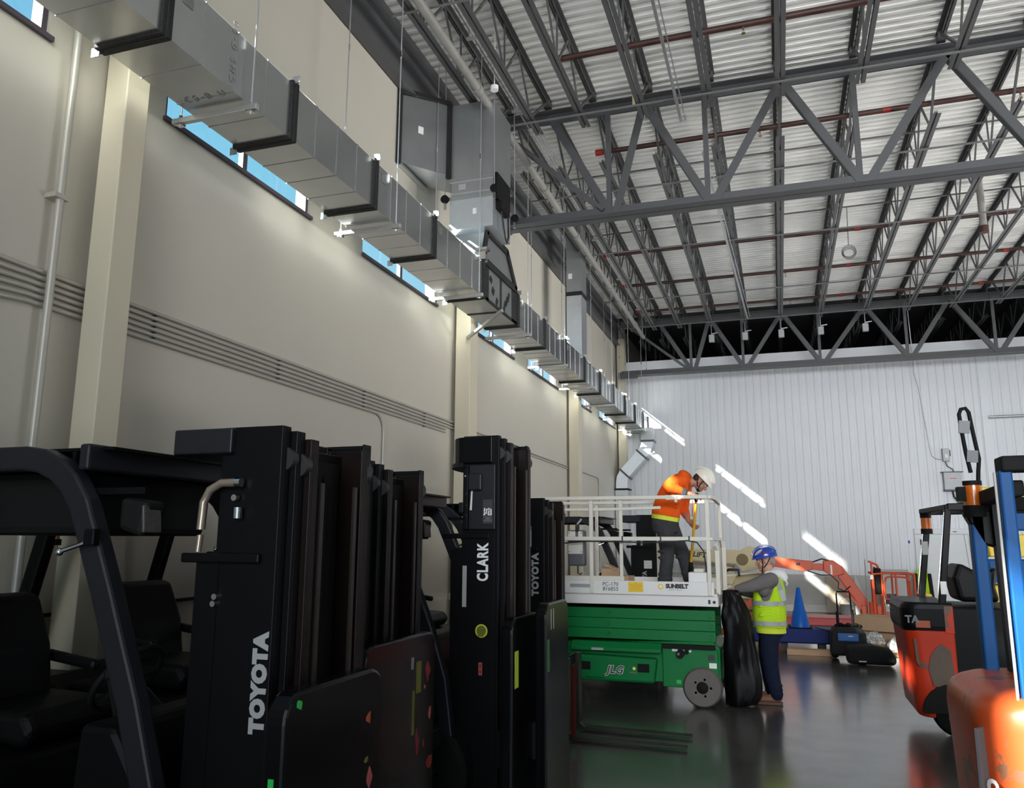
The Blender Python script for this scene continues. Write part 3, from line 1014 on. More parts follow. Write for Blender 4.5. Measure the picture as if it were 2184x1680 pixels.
quad_duct([(-3.36, 4.9, 0), (-3.36, 4.56, 0)], 0.32, 0.42, 'neck', 'galv_dull')
quad_duct([(-3.36, 4.55, 0), (-3.37, 4.42, -8), (-3.42, 4.29, -25), (-3.5, 4.2, -42)], 0.32, 0.4, 'upper_elbow', 'galv_bright')
quad_duct([(-3.5, 4.2, -43), (-4.0, 3.66, -43)], 0.31, 0.39, 'slanted_section', 'galv_bright')
quad_duct([(-4.0, 3.65, -42), (-4.07, 3.52, -20), (-4.09, 3.38, 0), (-4.09, 3.24, 0)], 0.32, 0.4, 'lower_elbow', 'galv_bright')
quad_duct([(-4.09, 3.24, 0), (-4.09, 3.2, 0)], 0.40, 0.48, 'end_flange', 'mastic_black')
for (x, z, a, q) in ((-3.36, 4.56, 0, 0.38), (-3.51, 4.19, -43, 0.38), (-3.99, 3.67, -43, 0.38)):
    quad_duct([(x, z, a), (x - 0.03 * math.cos(R(90 + a)), z - 0.05, a)], q, 0.46, 'joint_band', 'girder_grey')
o = MB().box(-4.27, -3.93, 22.0, 22.4, 0.2, 3.19)
for z in (0.9, 1.5, 2.1, 2.7):
    o.box(-4.274, -3.926, 21.994, 22.0, z, z + 0.015)
o = o.build('lower_duct', 'galv', t)

# ================================================================== CONDUITS ON THE LEFT WALL
for i in range(6):
    z = 3.42 - 0.042 * i
    zl = 3.42 - 0.056 * i
    x = XW + 0.017
    pts = [(x, -3, zl), (x, 2.75, zl), (x + 0.012, 3.1, zl * 0.6 + z * 0.4), (x, 3.5, z), (x, 8.0, z)]
    if i < 5:
        pts += [(x, 10.0, z)]
    if i < 3:
        pts += [(x, 12.9, z - 0.03)]
    if i == 5:
        pts = pts[:-1] + [(x, 8.0, z)] + [(x, 8.0 + 0.2 * math.sin(R(q)), z - 0.2 + 0.2 * math.cos(R(q))) for q in (15, 30, 45, 60, 75, 90)] + [(x, 8.2, 0.6)]
    elif i in (3, 4):
        pass
    elif i == 2:
        pts += [(x, 12.9 + 0.2 * math.sin(R(q)), z - 0.23 + 0.2 * math.cos(R(q))) for q in (20, 45, 70, 90)] + [(x, 13.1, 1.35)]
    else:
        ye = (19.7, 17.8)[i]
        pts += [(x, ye, z - 0.05)] + [(x, ye + 0.2 * math.sin(R(q)), z - 0.25 + 0.2 * math.cos(R(q))) for q in (20, 45, 70, 90)] + [(x, ye + 0.2, 1.3)]
    o = MB().tube(pts, 0.0155, 8).build('wall_conduit', 'conduit_paint', smooth=50)
    tag(o, '%s conduit from the top in the beige bundle along the left wall' % ORD[i], 'conduit', 'conduits bundled along the left wall')
for i, y in enumerate((4.55, 6.1, 7.7, 9.3)):
    m = MB()
    for k in range(5):
        z = 3.40 - 0.042 * k
        m.box(XW + 0.001, XW + 0.036, y - 0.012, y + 0.012, z - 0.006, z)
    o = m.build('conduit_clip', 'print_dark')
    tag(o, '%s row of dark clips from the camera on the conduit bundle' % ORD[i], 'clip', 'conduit clip rows')
t = thing('vertical_conduit', 'thick beige vertical pipe on the left wall beside the first column', 'conduit', (XW + 0.065, 3.62, 0))
MB().tube([(0, 0, 0.0), (0, 0, 7.3)], 0.026, 10).build('pipe', 'conduit_paint', t, smooth=50)
for z in (0.9, 3.9, 6.2):
    MB().box(-0.064, 0.03, -0.06, 0.04, z, z + 0.03).build('clamp', 'conduit_paint', t)
for i, (y, z) in enumerate(((13.1, 1.35), (18.0, 1.3), (19.9, 1.3))):
    o = MB().box(XW, XW + 0.07, y - 0.07, y + 0.07, z - 0.18, z).build('outlet_box', 'conduit_paint', bevel=0.006)
    tag(o, '%s grey outlet box from the camera low on the left wall under a conduit drop' % ORD[i], 'box', 'outlet boxes on the left wall')
o = MB().tube([(XW + 0.02, -1, 1.40), (XW + 0.02, 2.2, 1.5), (XW + 0.02, 3.0, 1.36), (XW + 0.02, 3.85, 1.33), (XW + 0.02, 6.2, 1.36)], 0.012, 6).build('wall_cable', 'rail_rust', smooth=40)
tag(o, 'dark red cable sagging along the left wall behind the nearest forklift', 'cable')

# ================================================================== FORKLIFTS PARKED ALONG THE LEFT WALL (noses toward +X)
def wheel(t, x, y, r, w, name, side, mt='rubber', hub='black_paint'):
    m = MB()
    m.lathe([(r * 0.62, -w / 2), (r * 0.9, -w / 2), (r, -w / 2 + 0.03), (r, w / 2 - 0.03), (r * 0.9, w / 2), (r * 0.62, w / 2)], (x, y, r), 'y', 28)
    o = m.build(name, mt, t, smooth=40)
    h = MB().lathe([(0.05, -w / 2 - 0.01), (r * 0.3, -w / 2 + 0.0), (r * 0.62, -w / 2 + 0.04), (r * 0.62, w / 2 - 0.04), (r * 0.3, w / 2), (0.05, w / 2 + 0.01)], (x, y, r), 'y', 20)
    for k in range(5):
        a = 2 * PI * k / 5
        h.cyl((x + r * 0.42 * math.cos(a), y - w / 2 - 0.0, r + r * 0.42 * math.sin(a)), (x + r * 0.42 * math.cos(a), y - w / 2 + 0.05, r + r * 0.42 * math.sin(a)), 0.014, n=6)
    ho = h.build('hub', hub, o, smooth=40)
    return o


def channel(m, x0, x1, y, z0, z1, s, mi=0, tk=0.016, fl=0.055):
    """upright C-channel, open toward the mast centre (s=+1: centre lies at +y)"""
    m.box(x0, x1, y, y + s * tk, z0, z1, mi)
    m.box(x0, x0 + tk, y + s * tk, y + s * fl, z0, z1, mi)
    m.box(x1 - tk, x1, y + s * tk, y + s * fl, z0, z1, mi)


def forklift(X0, Y0, label, h=2.2, brand='TOYOTA', guard=True, bcol='letter_grey', hw=0.34, plate=None, forks=False, tank=False, detail=2, top='box', seat_dz=0.0):
    t = thing('forklift', label, 'forklift', (X0, Y0, 0), 0, 'forklifts parked along the left wall')
    bp = 'black_paint'
    hwid = 0.5
    # chassis
    m = MB().prism([(-1.95, 0.18), (-0.25, 0.18), (-0.08, 0.3), (-0.08, 0.62), (-0.45, 0.62), (-0.62, 0.45), (-0.95, 0.45), (-1.05, 0.66), (-1.95, 0.66)], 'y', -hwid + 0.04, hwid - 0.04)
    m.build('chassis', bp, t, bevel=0.02)
    m = MB().prism([(-2.14, 0.35), (-1.92, 0.22), (-1.62, 0.22), (-1.5, 0.5), (-1.5, 0.92), (-1.7, 1.02), (-2.0, 1.02), (-2.12, 0.92)], 'y', -hwid, hwid)
    m.build('counterweight', bp, t, bevel=0.06, seg=3)
    m = MB().prism([(-1.62, 0.6), (-0.98, 0.6), (-0.86, 0.72), (-0.92, 0.94), (-1.55, 1.0), (-1.62, 0.95)], 'y', -hwid + 0.1, hwid - 0.1)
    m.build('hood', bp, t, bevel=0.03)
    MB().box(-0.98, -0.5, -hwid + 0.02, hwid - 0.02, 0.452, 0.475).build('floor_mat', 'rubber', t)
    MB().box(-0.95, -0.6, -hwid - 0.03, -hwid + 0.06, 0.30, 0.33).build('step', bp, t)
    # front cowl and dash
    m = MB().prism([(-0.5, 0.6), (-0.12, 0.6), (-0.14, 0.9), (-0.3, 1.13), (-0.46, 1.13)], 'y', -hwid + 0.06, hwid - 0.06)
    m.build('front_cowl', bp, t, bevel=0.03)
    m = MB().cyl((-0.42, 0.0, 1.02), (-0.66, 0, 1.2), 0.035, n=10)
    col = m.build('steering_column', bp, t, smooth=40)
    ax = Vector((-0.24, 0, 0.18)).normalized()
    cx = Vector((-0.67, 0, 1.21))
    u = Vector((0, 1, 0))
    v = ax.cross(u)
    pts = [cx + (u * math.cos(a / 20 * 2 * PI) + v * math.sin(a / 20 * 2 * PI)) * 0.16 for a in range(21)]
    m = MB().tube(pts, 0.014, 8, False)
    for k in (0, 7, 13):
        m.bar(cx, pts[k], 0.02, 0.012)
    m.ell(cx, (0.03, 0.03, 0.03), 10, 6)
    m.build('steering_wheel', 'black_matte', t, smooth=50)
    if detail > 1:
        m = MB()
        for k in range(3):
            m.tube([(-0.45, -0.16 - 0.06 * k, 1.12), (-0.5, -0.16 - 0.06 * k, 1.26)], 0.007, 6).ell((-0.5, -0.16 - 0.06 * k, 1.27), (0.018, 0.018, 0.022), 8, 6)
        m.build('control_levers', 'black_matte', t, smooth=50)
    # seat
    s = MB().prism([(-1.42, 0.99), (-0.95, 0.95), (-0.90, 1.02), (-0.95, 1.09), (-1.40, 1.10)], 'y', -0.24, 0.24)
    s.build('seat_cushion', 'seat_vinyl', t, bevel=0.035, seg=3)
    s = MB().prism([(-1.44, 1.06), (-1.30, 1.06), (-1.34, 1.3), (-1.44, 1.52), (-1.53, 1.54), (-1.56, 1.48)], 'y', -0.23, 0.23)
    s.build('seat_back', 'seat_vinyl', t, bevel=0.045, seg=3)
    for y in (-0.27, 0.27):
        MB().bar((-1.42, y, 1.24), (-1.1, y, 1.2), 0.05, 0.05).build('armrest', 'seat_vinyl', t, bevel=0.02)
    # wheels
    for y in (-0.42, 0.42):
        wheel(t, -0.22, y, 0.33, 0.2, 'front_wheel', -1)
        wheel(t, -1.68, y * 0.97, 0.27, 0.17, 'rear_wheel', -1)
    # overhead guard
    if guard:
        gc = 'guard_charcoal'
        zt = 2.09
        for y in (-hwid + 0.02, hwid - 0.02):
            p = [(-1.79, y, zt)] + [(-0.78, y, zt), (-0.70, y, zt - 0.012), (-0.62, y, zt - 0.045), (-0.55, y, zt - 0.10), (-0.49, y, zt - 0.18), (-0.44, y, zt - 0.29)]
            p += [(-0.35, y, 1.60), (-0.19, y, 1.22), (-0.08, y, 0.9), (-0.03, y, 0.55)]
            m = MB().sweep(p, y - 0.035, y + 0.035, 0.095)
            m.build('front_pillar', gc, t, bevel=0.012)
            m = MB().bar((-1.66, y, zt), (-1.96, y, 0.95), 0.06, 0.085, (1, 0, 0))
            m.build('rear_pillar', bp, t, bevel=0.012)
        MB().bar((-1.7, -hwid, zt), (-1.7, hwid, zt), 0.07, 0.07, (0, 0, 1)).build('roof_crossbar', gc, t, bevel=0.01)
        MB().bar((-0.5, -hwid, zt), (-0.5, hwid, zt), 0.05, 0.1, (0, 0, 1)).build('roof_crossbar', gc, t, bevel=0.01)
        sl = MB().bar((0, -hwid + 0.05, 0), (0, hwid - 0.05, 0), 0.018, 0.055, (0, 0, 1)).mesh('roof_slat', MATS[bp])
        for k in range(11):
            link('roof_slat', sl, t, loc=(-1.6 + k * 0.1, 0, zt + 0.0))
        MB().box(-1.66, -0.42, -hwid + 0.06, hwid - 0.06, zt + 0.03, zt + 0.042).build('roof_sheet', bp, t)
        # head lamps on the front pillars, strobe and stickers
        for y, s in ((-hwid + 0.02, -1), (hwid - 0.02, 1)):
            m = MB().prism([(-0.35, 1.82), (-0.24, 1.79), (-0.22, 1.92), (-0.35, 1.94)], 'y', y + (0.07 if s > 0 else 0.02), y + (0.19 if s > 0 else 0.13))
            hl = m.build('head_lamp', 'black_matte', t, bevel=0.02)
            yy = y + (0.145 if s > 0 else 0.055)
            MB().cbox((-0.227, yy, 1.857), (0.012, 0.09, 0.10), Matrix.Rotation(R(-6), 3, 'Y')).build('lens', 'lamp_lens', hl, bevel=0.005)
            MB().box(-0.52, -0.25, yy - 0.02, yy + 0.02, 1.95, 1.975).build('lamp_bracket', bp, t)
        m = MB().cyl((-1.74, -hwid + 0.04, 1.78), (-1.74, -hwid + 0.04, 1.93), 0.05, 0.045, n=14)
        st = m.build('beacon', 'amber', t, smooth=40)
        MB().cyl((-1.74, -hwid + 0.04, 1.75), (-1.74, -hwid + 0.04, 1.785), 0.06, n=14).build('beacon_base', 'black_matte', st, smooth=40)
        # grab handle and mirror
        m = MB().tube([(-0.38, -hwid - 0.02, 1.79), (-0.43, -hwid - 0.04, 1.765), (-0.50, -hwid - 0.06, 1.74)], 0.008, 6).ell((-0.505, -hwid - 0.06, 1.737), (0.014, 0.014, 0.014), 8, 6)
        m.build('side_lever', 'chrome', t, smooth=50)
        MB().box(-0.42, -0.37, -hwid - 0.045, -hwid - 0.012, 1.76, 1.82).build('lever_block', bp, t, bevel=0.006)
        rot = Matrix.Rotation(R(13), 3, 'Y')
        stk = MB().cbox((-1.83, -hwid - 0.012, 1.42), (0.055, 0.004, 0.11), rot)
        stk.build('sticker', 'paper_white', t)
        MB().cbox((-1.817, -hwid - 0.0135, 1.475), (0.055, 0.004, 0.022), rot).build('sticker_band', 'print_red', t)
        MB().box(-1.45, -0.62, -0.36, 0.36, 1.80, zt - 0.04).build('roof_console', 'black_matte', t, bevel=0.03) if detail > 2 else None
    if tank:
        m = MB().lathe([(0.05, -0.34), (0.12, -0.33), (0.16, -0.27), (0.16, 0.27), (0.12, 0.33), (0.05, 0.34)], (-1.85, 0, 1.2), 'y', 20)
        m.build('gas_tank', 'control_cream', t, smooth=50)
    # mast: nested channels on each side
    Z0 = 0.09
    for s in (1, -1):
        y = -s * hw
        m = MB()
        channel(m, 0.0, 0.26, y, Z0, h, s)
        m.build('outer_mast_rail', bp, t, bevel=0.003)
        m = MB()
        channel(m, 0.09, 0.285, y + s * 0.058, Z0 + 0.03, h - 0.015, s, 0)
        m.build('middle_mast_rail', bp, t, bevel=0.003)
        m = MB()
        channel(m, 0.14, 0.31, y + s * 0.116, Z0 + 0.06, h - 0.04, s, 0)
        m.build('inner_mast_rail', 'rail_rust', t, bevel=0.003)
        m = MB()
        for z, yy, xx in ((h - 0.12, 0.05, 0.245), (h - 0.14, 0.106, 0.27)):
            m.lathe([(0.02, -0.018), (0.045, -0.018), (0.045, 0.018), (0.02, 0.018)], (xx, y + s * yy, z), 'y', 16)
        m.build('mast_roller', 'roller_steel', t, smooth=40)
        MB().cyl((0.02, y + s * 0.15, 0.25), (0.02, y + s * 0.15, h - 0.15), 0.035, n=12).build('lift_cylinder', bp, t, smooth=40)
        MB().cyl((0.02, y + s * 0.15, h - 0.15), (0.02, y + s * 0.15, h - 0.06), 0.022, n=10).build('piston_rod', 'roller_steel', t, smooth=40)
        MB().box(0.30, 0.31, y + s * 0.20, y + s * 0.225, 0.5, h - 0.2).build('lift_chain', 'chain_steel', t)
        MB().bar((-0.55, y + s * 0.08, 0.55), (-0.0, y + s * 0.08, 0.62), 0.08, 0.08).build('tilt_cylinder', bp, t, bevel=0.01)
        # web plate between mast and cowl on the near side
        MB().box(-0.08, 0.02, y - s * 0.003, y + s * 0.02, 0.35, 1.73).build('side_gusset', bp, t)
    for z, hh, xx in ((h - 0.16, 0.1, 0.16), (1.28, 0.09, 0.0), (0.32, 0.12, 0.0)):
        MB().box(xx - 0.01, xx + 0.03, -hw + 0.02, hw - 0.02, z, z + hh).build('mast_crossmember', bp, t, bevel=0.005)
    if top == 'box':
        # tie box bowed out behind the mast head
        m = MB().prism([(-0.24, -hw + 0.02), (-0.20, -hw - 0.03), (0.06, -hw - 0.03), (0.06, hw + 0.03), (-0.20, hw + 0.03), (-0.24, hw - 0.02)], 'z', h - 0.10, h - 0.005)
        m.build('mast_tie_bar', 'guard_charcoal', t, bevel=0.006)
    else:
        pr = [(0.02 - 0.17 * math.sin(R(a)), -(hw + 0.035) * math.cos(R(a))) for a in range(0, 181, 15)]
        m = MB().prism(pr + [(0.22, hw + 0.03), (0.22, -hw - 0.03)], 'z', h - 0.19, h - 0.01)
        m.build('mast_tie_bar', 'black_gloss', t, bevel=0.006)
        MB().prism([(p[0] * 1.08 - 0.005, p[1] * 1.04) for p in pr], 'z', h - 0.215, h - 0.188).build('tie_bar_lip', 'guard_charcoal', t)
    zb = 1.70 if top == 'box' else 1.80
    MB().box(-0.14, 0.20, -hw - 0.02, -hw - 0.002, zb, zb + 0.035).build('mast_bracket', bp, t, bevel=0.006)
    MB().box(-0.07, 0.0, -hw + 0.03, hw - 0.03, 1.5, 1.74).build('bracket_web', bp, t, bevel=0.006)
    # hoses
    if detail > 2:
        yh = -hw - 0.03
        MB().tube([(0.10, yh, 1.99), (0.03, yh, 1.99), (-0.02, yh, 1.965), (-0.045, yh, 1.92), (-0.05, yh, 1.82)], 0.016, 8).build('hydraulic_pipe', 'hose_pipe', t, smooth=50)
        MB().tube([(-0.05, yh, 1.80), (-0.055, yh, 1.74)], 0.012, 8).build('hydraulic_pipe', 'hose_pipe', t, smooth=50)
        for p, q, r in (((0.09, yh, 1.99), (0.115, yh, 1.99), 0.017), ((0.1, yh + 0.01, 1.86), (0.1, yh + 0.01, 1.90), 0.016), ((0.085, yh, 1.935), (0.085, yh + 0.02, 1.935), 0.012), ((0.02, yh + 0.01, 1.58), (0.02, yh + 0.03, 1.58), 0.011), ((0.015, yh + 0.01, 1.555), (0.015, yh + 0.03, 1.555), 0.011)):
            MB().cyl(p, q, r, n=10).build('hose_fitting', 'chrome', t, smooth=40)
    m = MB()
    for k in range(3):
        yy = -0.07 + 0.06 * k
        m.tube([(0.16, yy, h - 0.2), (0.18, yy, h - 0.1), (0.21, yy, h - 0.2), (0.21, yy, 0.7)], 0.011, 6)
    m.build('mast_hoses', 'rubber', t, smooth=50)
    MB().box(0.1, 0.2, -hw + 0.17, hw - 0.17, 0.6, h - 0.1).build('mast_fill_block', 'black_matte', t)  # dark block added to fill the black mast interior around hoses and cylinder
    # carriage and load plate
    m = MB().box(0.315, 0.36, -0.46, 0.46, 0.30, 0.40).box(0.315, 0.36, -0.46, 0.46, 0.62, 0.72)
    m.box(0.32, 0.35, -0.3, -0.2, 0.3, 0.72).box(0.32, 0.35, 0.2, 0.3, 0.3, 0.72)
    m.build('carriage', bp, t, bevel=0.006)
    for plate_ in (plate or ()):
        px, ya, yb, zt_, rows = plate_
        m = MB().prism(rrect(ya, yb, 0.08, zt_, 0.09, 6), 'x', px - 0.075, px)
        pl = m.build('clamp_plate', 'black_gloss', t, bevel=0.012, seg=2)
        MB().box(0.31, px - 0.06, ya + 0.15, yb - 0.15, 0.4, 0.62).build('plate_mount', bp, t)
        for q in rows:
            (y, z, dy, dz, c, face) = q
            if face == 'f':
                n = 7
                k = random.random
                poly = [(y + dy / 2 * math.cos(2 * PI * a / n) * (0.3 + 0.7 * k()), z + dz / 2 * math.sin(2 * PI * a / n) * (0.4 + 0.6 * k())) for a in range(n)]
                MB().prism(poly, 'x', px, px + 0.0015).build('label_scrap', c, pl)
            elif face == 'r':
                MB().box(px, px + 0.0015, y - dy / 2, y + dy / 2, z - dz / 2, z + dz / 2).build('label_scrap', c, pl)
            else:
                MB().cbox((px - 0.04, ya - 0.001, z), (dy, 0.003, dz), None).build('label_scrap', c, pl)
    if forks:
        for y in (0.0, 0.44):
            m = MB().prism([(0.36, 0.72), (0.40, 0.72), (0.405, 0.09), (0.45, 0.05), (1.45, 0.035), (1.45, 0.02), (0.42, 0.012), (0.37, 0.03), (0.36, 0.1)], 'y', y - 0.055, y + 0.055)
            m.build('fork', 'galv_dull' if False else 'chain_steel', t, bevel=0.004)
    # lettering on the near outer rail, reading upward
    if brand:
        b, zs, ss, xo, bc, bo = brand
        text(b, t, ss, (xo, -hw - 0.0025 - (0.010 if b == 'CLARK' else 0), zs), bc, (0.16 if False else 0, 0, 1), (-1, 0, 0), bo, 0, 1.12, sx=0.70 if b == 'CLARK' else 1.0)
    return t


def ps(*rows):
    return list(rows)


f1 = forklift(-1.98, 2.85, 'nearest black forklift at the left with rounded charcoal overhead guard', h=2.2,
              brand=('TOYOTA', 1.125, 0.075, 0.245, 'letter_grey', 0.006), guard=True,
              plate=[(0.505, -0.60, 0.05, 1.31, ps((-0.53, 1.27, 0.07, 0.05, 'decal_green', 'f'), (-0.06, 1.14, 0.05, 0.06, 'decal_orange', 'f'), (-0.07, 1.0, 0.05, 0.035, 'decal_olive', 'f'),
                                             (-0.04, 0.93, 0.05, 0.09, 'decal_pink', 'f'), (-0.26, 0.88, 0.06, 0.1, 'decal_amberdark', 'f'), (-0.5, 0.93, 0.03, 0.06, 'decal_orange', 'f'), (-0.48, 0.8, 0.03, 0.12, 'decal_olive', 'f'),
                                             (-0.04, 0.75, 0.08, 0.12, 'decal_dkgreen', 'r'), (0, 1.05, 0.02, 0.03, 'decal_green', 's'), (0, 0.8, 0.04, 0.05, 'decal_pink', 's')))], detail=3)
f2 = forklift(-2.29, 4.10, 'second black forklift from the left with its mast half hidden', h=2.2,
              brand=('TOYOTA', 1.12, 0.075, 0.245, 'letter_dim', 0.005), guard=True,
              plate=[(0.42, -0.62, 0.20, 1.29, ps((-0.02, 1.07, 0.06, 0.16, 'decal_olive', 'r'), (-0.08, 0.9, 0.03, 0.22, 'decal_olive', 'r'), (-0.03, 0.75, 0.06, 0.2, 'decal_red', 'f'), (0.1, 1.08, 0.09, 0.14, 'decal_red', 'f'),
                                              (0.06, 1.01, 0.04, 0.04, 'decal_pink', 'f'), (0.13, 0.86, 0.06, 0.09, 'decal_pink', 'f'), (0.06, 0.72, 0.03, 0.05, 'decal_red', 'f'), (0.14, 0.6, 0.12, 0.1, 'decal_red', 'f'), (-0.1, 1.15, 0.03, 0.06, 'letter_dim', 'r')))], detail=2)
MB().box(0.36, 0.41, -0.64, -0.628, 1.19, 1.27).build('reflector', 'tool_blue', f2)
f3 = forklift(-2.06, 5.50, 'black forklift with the tallest mast and round lime decal', h=2.5, hw=0.35,
              brand=('CLARK', 1.52, 0.105, 0.19, 'letter_white', 0.004), guard=True, top='bowl',
              plate=[(0.46, -0.65, -0.03, 1.31, ps((-0.56, 1.0, 0.07, 0.22, 'decal_lime', 'r'),)), (0.60, -0.38, 0.20, 1.385, ps((-0.33, 1.06, 0.05, 0.2, 'decal_dkgreen', 'r'), (-0.26, 1.28, 0.008, 0.13, 'letter_grey', 'r'), (-0.2, 1.28, 0.008, 0.13, 'letter_grey', 'r')))])
# wide cover plate, maintenance sticker and round lime decal on its near side
yn = -0.356
MB().box(0.0, 0.235, yn - 0.004, yn + 0.0, 0.3, 1.84).build('mast_cover', 'black_paint', f3, bevel=0.004)
MB().box(0.05, 0.24, yn - 0.012, yn, 1.86, 2.30).build('upper_cover', 'guard_charcoal', f3, bevel=0.01)
MB().box(0.05, 0.15, yn - 0.035, yn - 0.012, 2.12, 2.24).build('latch_block', 'guard_charcoal', f3, bevel=0.015)
MB().box(0.02, 0.05, yn - 0.03, yn, 1.86, 2.28).build('cover_edge', 'black_paint', f3, bevel=0.004)
for z in (1.95, 2.02, 2.1, 2.22):
    MB().cyl((0.035, yn - 0.045, z), (0.035, yn - 0.03, z), 0.007, n=8).build('bolt', 'chrome', f3, smooth=40)
MB().prism([(0.06, 1.99), (0.075, 1.99), (0.08, 2.13), (0.07, 2.13)], 'y', yn - 0.016, yn - 0.012).build('slot_light', 'control_cream', f3)
sg = MB().box(0.155, 0.225, yn - 0.0145, yn - 0.012, 1.9, 2.06).build('service_sign', 'print_dark', f3)
for k, w in enumerate(('Service', 'Parts', 'Sales &', 'Rental')):
    text(w, sg, 0.0165, (0.172 + 0.0155 * k, yn - 0.016, 1.955 if k != 1 else 1.965), 'letter_white', (0, 0, 1), (-1, 0, 0), 0.0012)
MB().box(0.162, 0.22, yn - 0.016, yn - 0.0145, 1.943, 1.945).box(0.162, 0.22, yn - 0.016, yn - 0.0145, 1.922, 1.925).box(0.162, 0.22, yn - 0.016, yn - 0.0145, 1.916, 1.919).build('small_print', 'letter_dim', sg)
text('Liftow', sg, 0.014, (0.175, yn - 0.016, 1.93), 'letter_dim', (1, 0, 0), (0, 0, 1), 0.0008)
d = MB().cyl((0.15, yn - 0.0065, 1.2), (0.15, yn - 0.004, 1.2), 0.043, n=28).build('round_decal', 'decal_lime', f3)
MB().lathe([(0.031, -0.001), (0.034, -0.001), (0.034, 0.0), (0.031, 0.0)], (0.15, yn - 0.0065, 1.2), 'y', 28).build('decal_ring', 'decal_olive', d)
text('100', d, 0.034, (0.15, yn - 0.009, 1.19), 'decal_olive', (1, 0, 0), (0, 0, 1), 0.002, align='CENTER')
MB().box(0.125, 0.165, yn - 0.008, yn - 0.0065, 1.163, 1.178).build('decal_bar', 'decal_olive', d)
MB().box(0.133, 0.158, yn - 0.007, yn - 0.004, 0.92, 1.0).build('red_sticker', 'decal_pink', f3)
MB().box(0.139, 0.152, yn - 0.008, yn - 0.007, 0.93, 0.955).box(0.139, 0.152, yn - 0.008, yn - 0.007, 0.965, 0.99).build('sticker_print', 'decal_red', f3)
MB().box(0.01, 0.04, yn - 0.006, yn - 0.004, 1.35, 1.62).build('edge_strip', 'letter_grey', f3)
f4 = forklift(-2.32, 7.5, 'black forklift just beyond the tallest mast, forks lowered to the floor', h=2.18,
              brand=('TOYOTA', 1.30, 0.085, 0.205, 'letter_grey', 0.005), guard=True, forks=True)
MB().box(0.06, 0.14, -0.348, -0.343, 1.72, 1.92).build('white_notice', 'paper_white', f4)
MB().box(0.06, 0.14, -0.349, -0.348, 1.885, 1.915).build('notice_band', 'decal_pink', f4)
# red load-guard tubes low on that truck
MB().bar((0.50, -0.55, 0.1), (0.50, -0.55, 0.62), 0.05, 0.05, (0, 1, 0)).build('red_upright', 'dark_red', f4, bevel=0.006)
MB().bar((0.50, -0.25, 0.1), (0.50, -0.25, 0.7), 0.04, 0.04, (0, 1, 0)).build('red_upright', 'dark_red', f4, bevel=0.006)
f5 = forklift(-1.93, 11.75, 'black forklift standing behind the green scissor lift', h=2.16,
              brand=('TOYOTA', 1.05, 0.075, 0.13, 'letter_grey', 0.005), guard=True, tank=False)
MB().box(0.10, 0.21, -0.348, -0.343, 1.42, 1.53).build('white_notice', 'paper_white', f5)
MB().box(0.06, 0.09, -0.348, -0.343, 1.72, 1.82).build('grey_sticker', 'letter_grey', f5)

# ================================================================== SCISSOR LIFT
LX0, LX1, LY0, LY1 = -2.98, -0.70, 9.35, 10.52
lift = thing('scissor_lift', 'green and white electric scissor lift with cream platform railings', 'lift', (0, 0, 0))
G = 'lift_green'
m = MB().prism([(-2.34, 0.24), (-1.42, 0.24), (-1.05, 0.24), (-0.70, 0.26), (-0.70, 0.62), (-0.78, 0.70), (-2.98, 0.62), (-2.98, 0.24)], 'y', LY0 + 0.10, LY1 - 0.1)
m.build('chassis', G, lift, bevel=0.01)
m = MB().prism([(-2.34, 0.23), (-1.42, 0.23), (-1.38, 0.5), (-2.30, 0.52)], 'y', LY0, LY0 + 0.12)
tray = m.build('battery_tray', G, lift, bevel=0.03)
m = MB().prism([(LY0 - 0.035, 0.565), (LY0 - 0.035, 0.60), (LY0 + 0.02, 0.665), (LY0 + 0.09, 0.665), (LY0 + 0.09, 0.565)], 'x', -2.36, -1.33)
m.build('tray_lid', G, lift, bevel=0.006)
MB().box(-2.2, -1.98, LY0 - 0.004, LY0 + 0.0, 0.27, 0.275).build('tray_seam', 'lift_dark', tray)
for x in (-2.22, -1.55):
    MB().box(x - 0.05, x + 0.08, LY0 - 0.012, LY0 - 0.001, 0.35, 0.44).build('handle_recess', 'lift_dark', tray, bevel=0.02)
text('JLG', tray, 0.115, (-1.955, LY0 - 0.004, 0.325), 'letter_white', (1, 0, 0), (0, 0, 1), 0.0075, 0.28, 1.12)
text('JLG', tray, 0.115, (-1.955, LY0 - 0.0065, 0.325), 'print_dark', (1, 0, 0), (0, 0, 1), 0.003, 0.28, 1.12)


def sunlogo(parent, x, z, r, y):
    c = MB()
    c.prism([(x + (r if k % 2 == 0 else r * 0.72) * math.cos(PI * k / 12), z + (r if k % 2 == 0 else r * 0.72) * math.sin(PI * k / 12)) for k in range(24)], 'y', y - 0.0015, y)
    o = c.build('sun_logo', 'decal_yellow', parent)
    MB().cyl((x, y - 0.0025, z), (x, y - 0.0015, z), r * 0.45, n=16).build('logo_centre', 'letter_white', o)


sunlogo(tray, -1.64, 0.385, 0.022, LY0 - 0.002)
text('SUNBELT', tray, 0.02, (-1.69, LY0 - 0.003, 0.335), 'letter_dim', (1, 0, 0), (0, 0, 1), 0.001)
MB().box(-2.12, -1.98, LY0 - 0.037, LY0 - 0.034, 0.572, 0.598).build('rating_plate', 'letter_grey', lift)
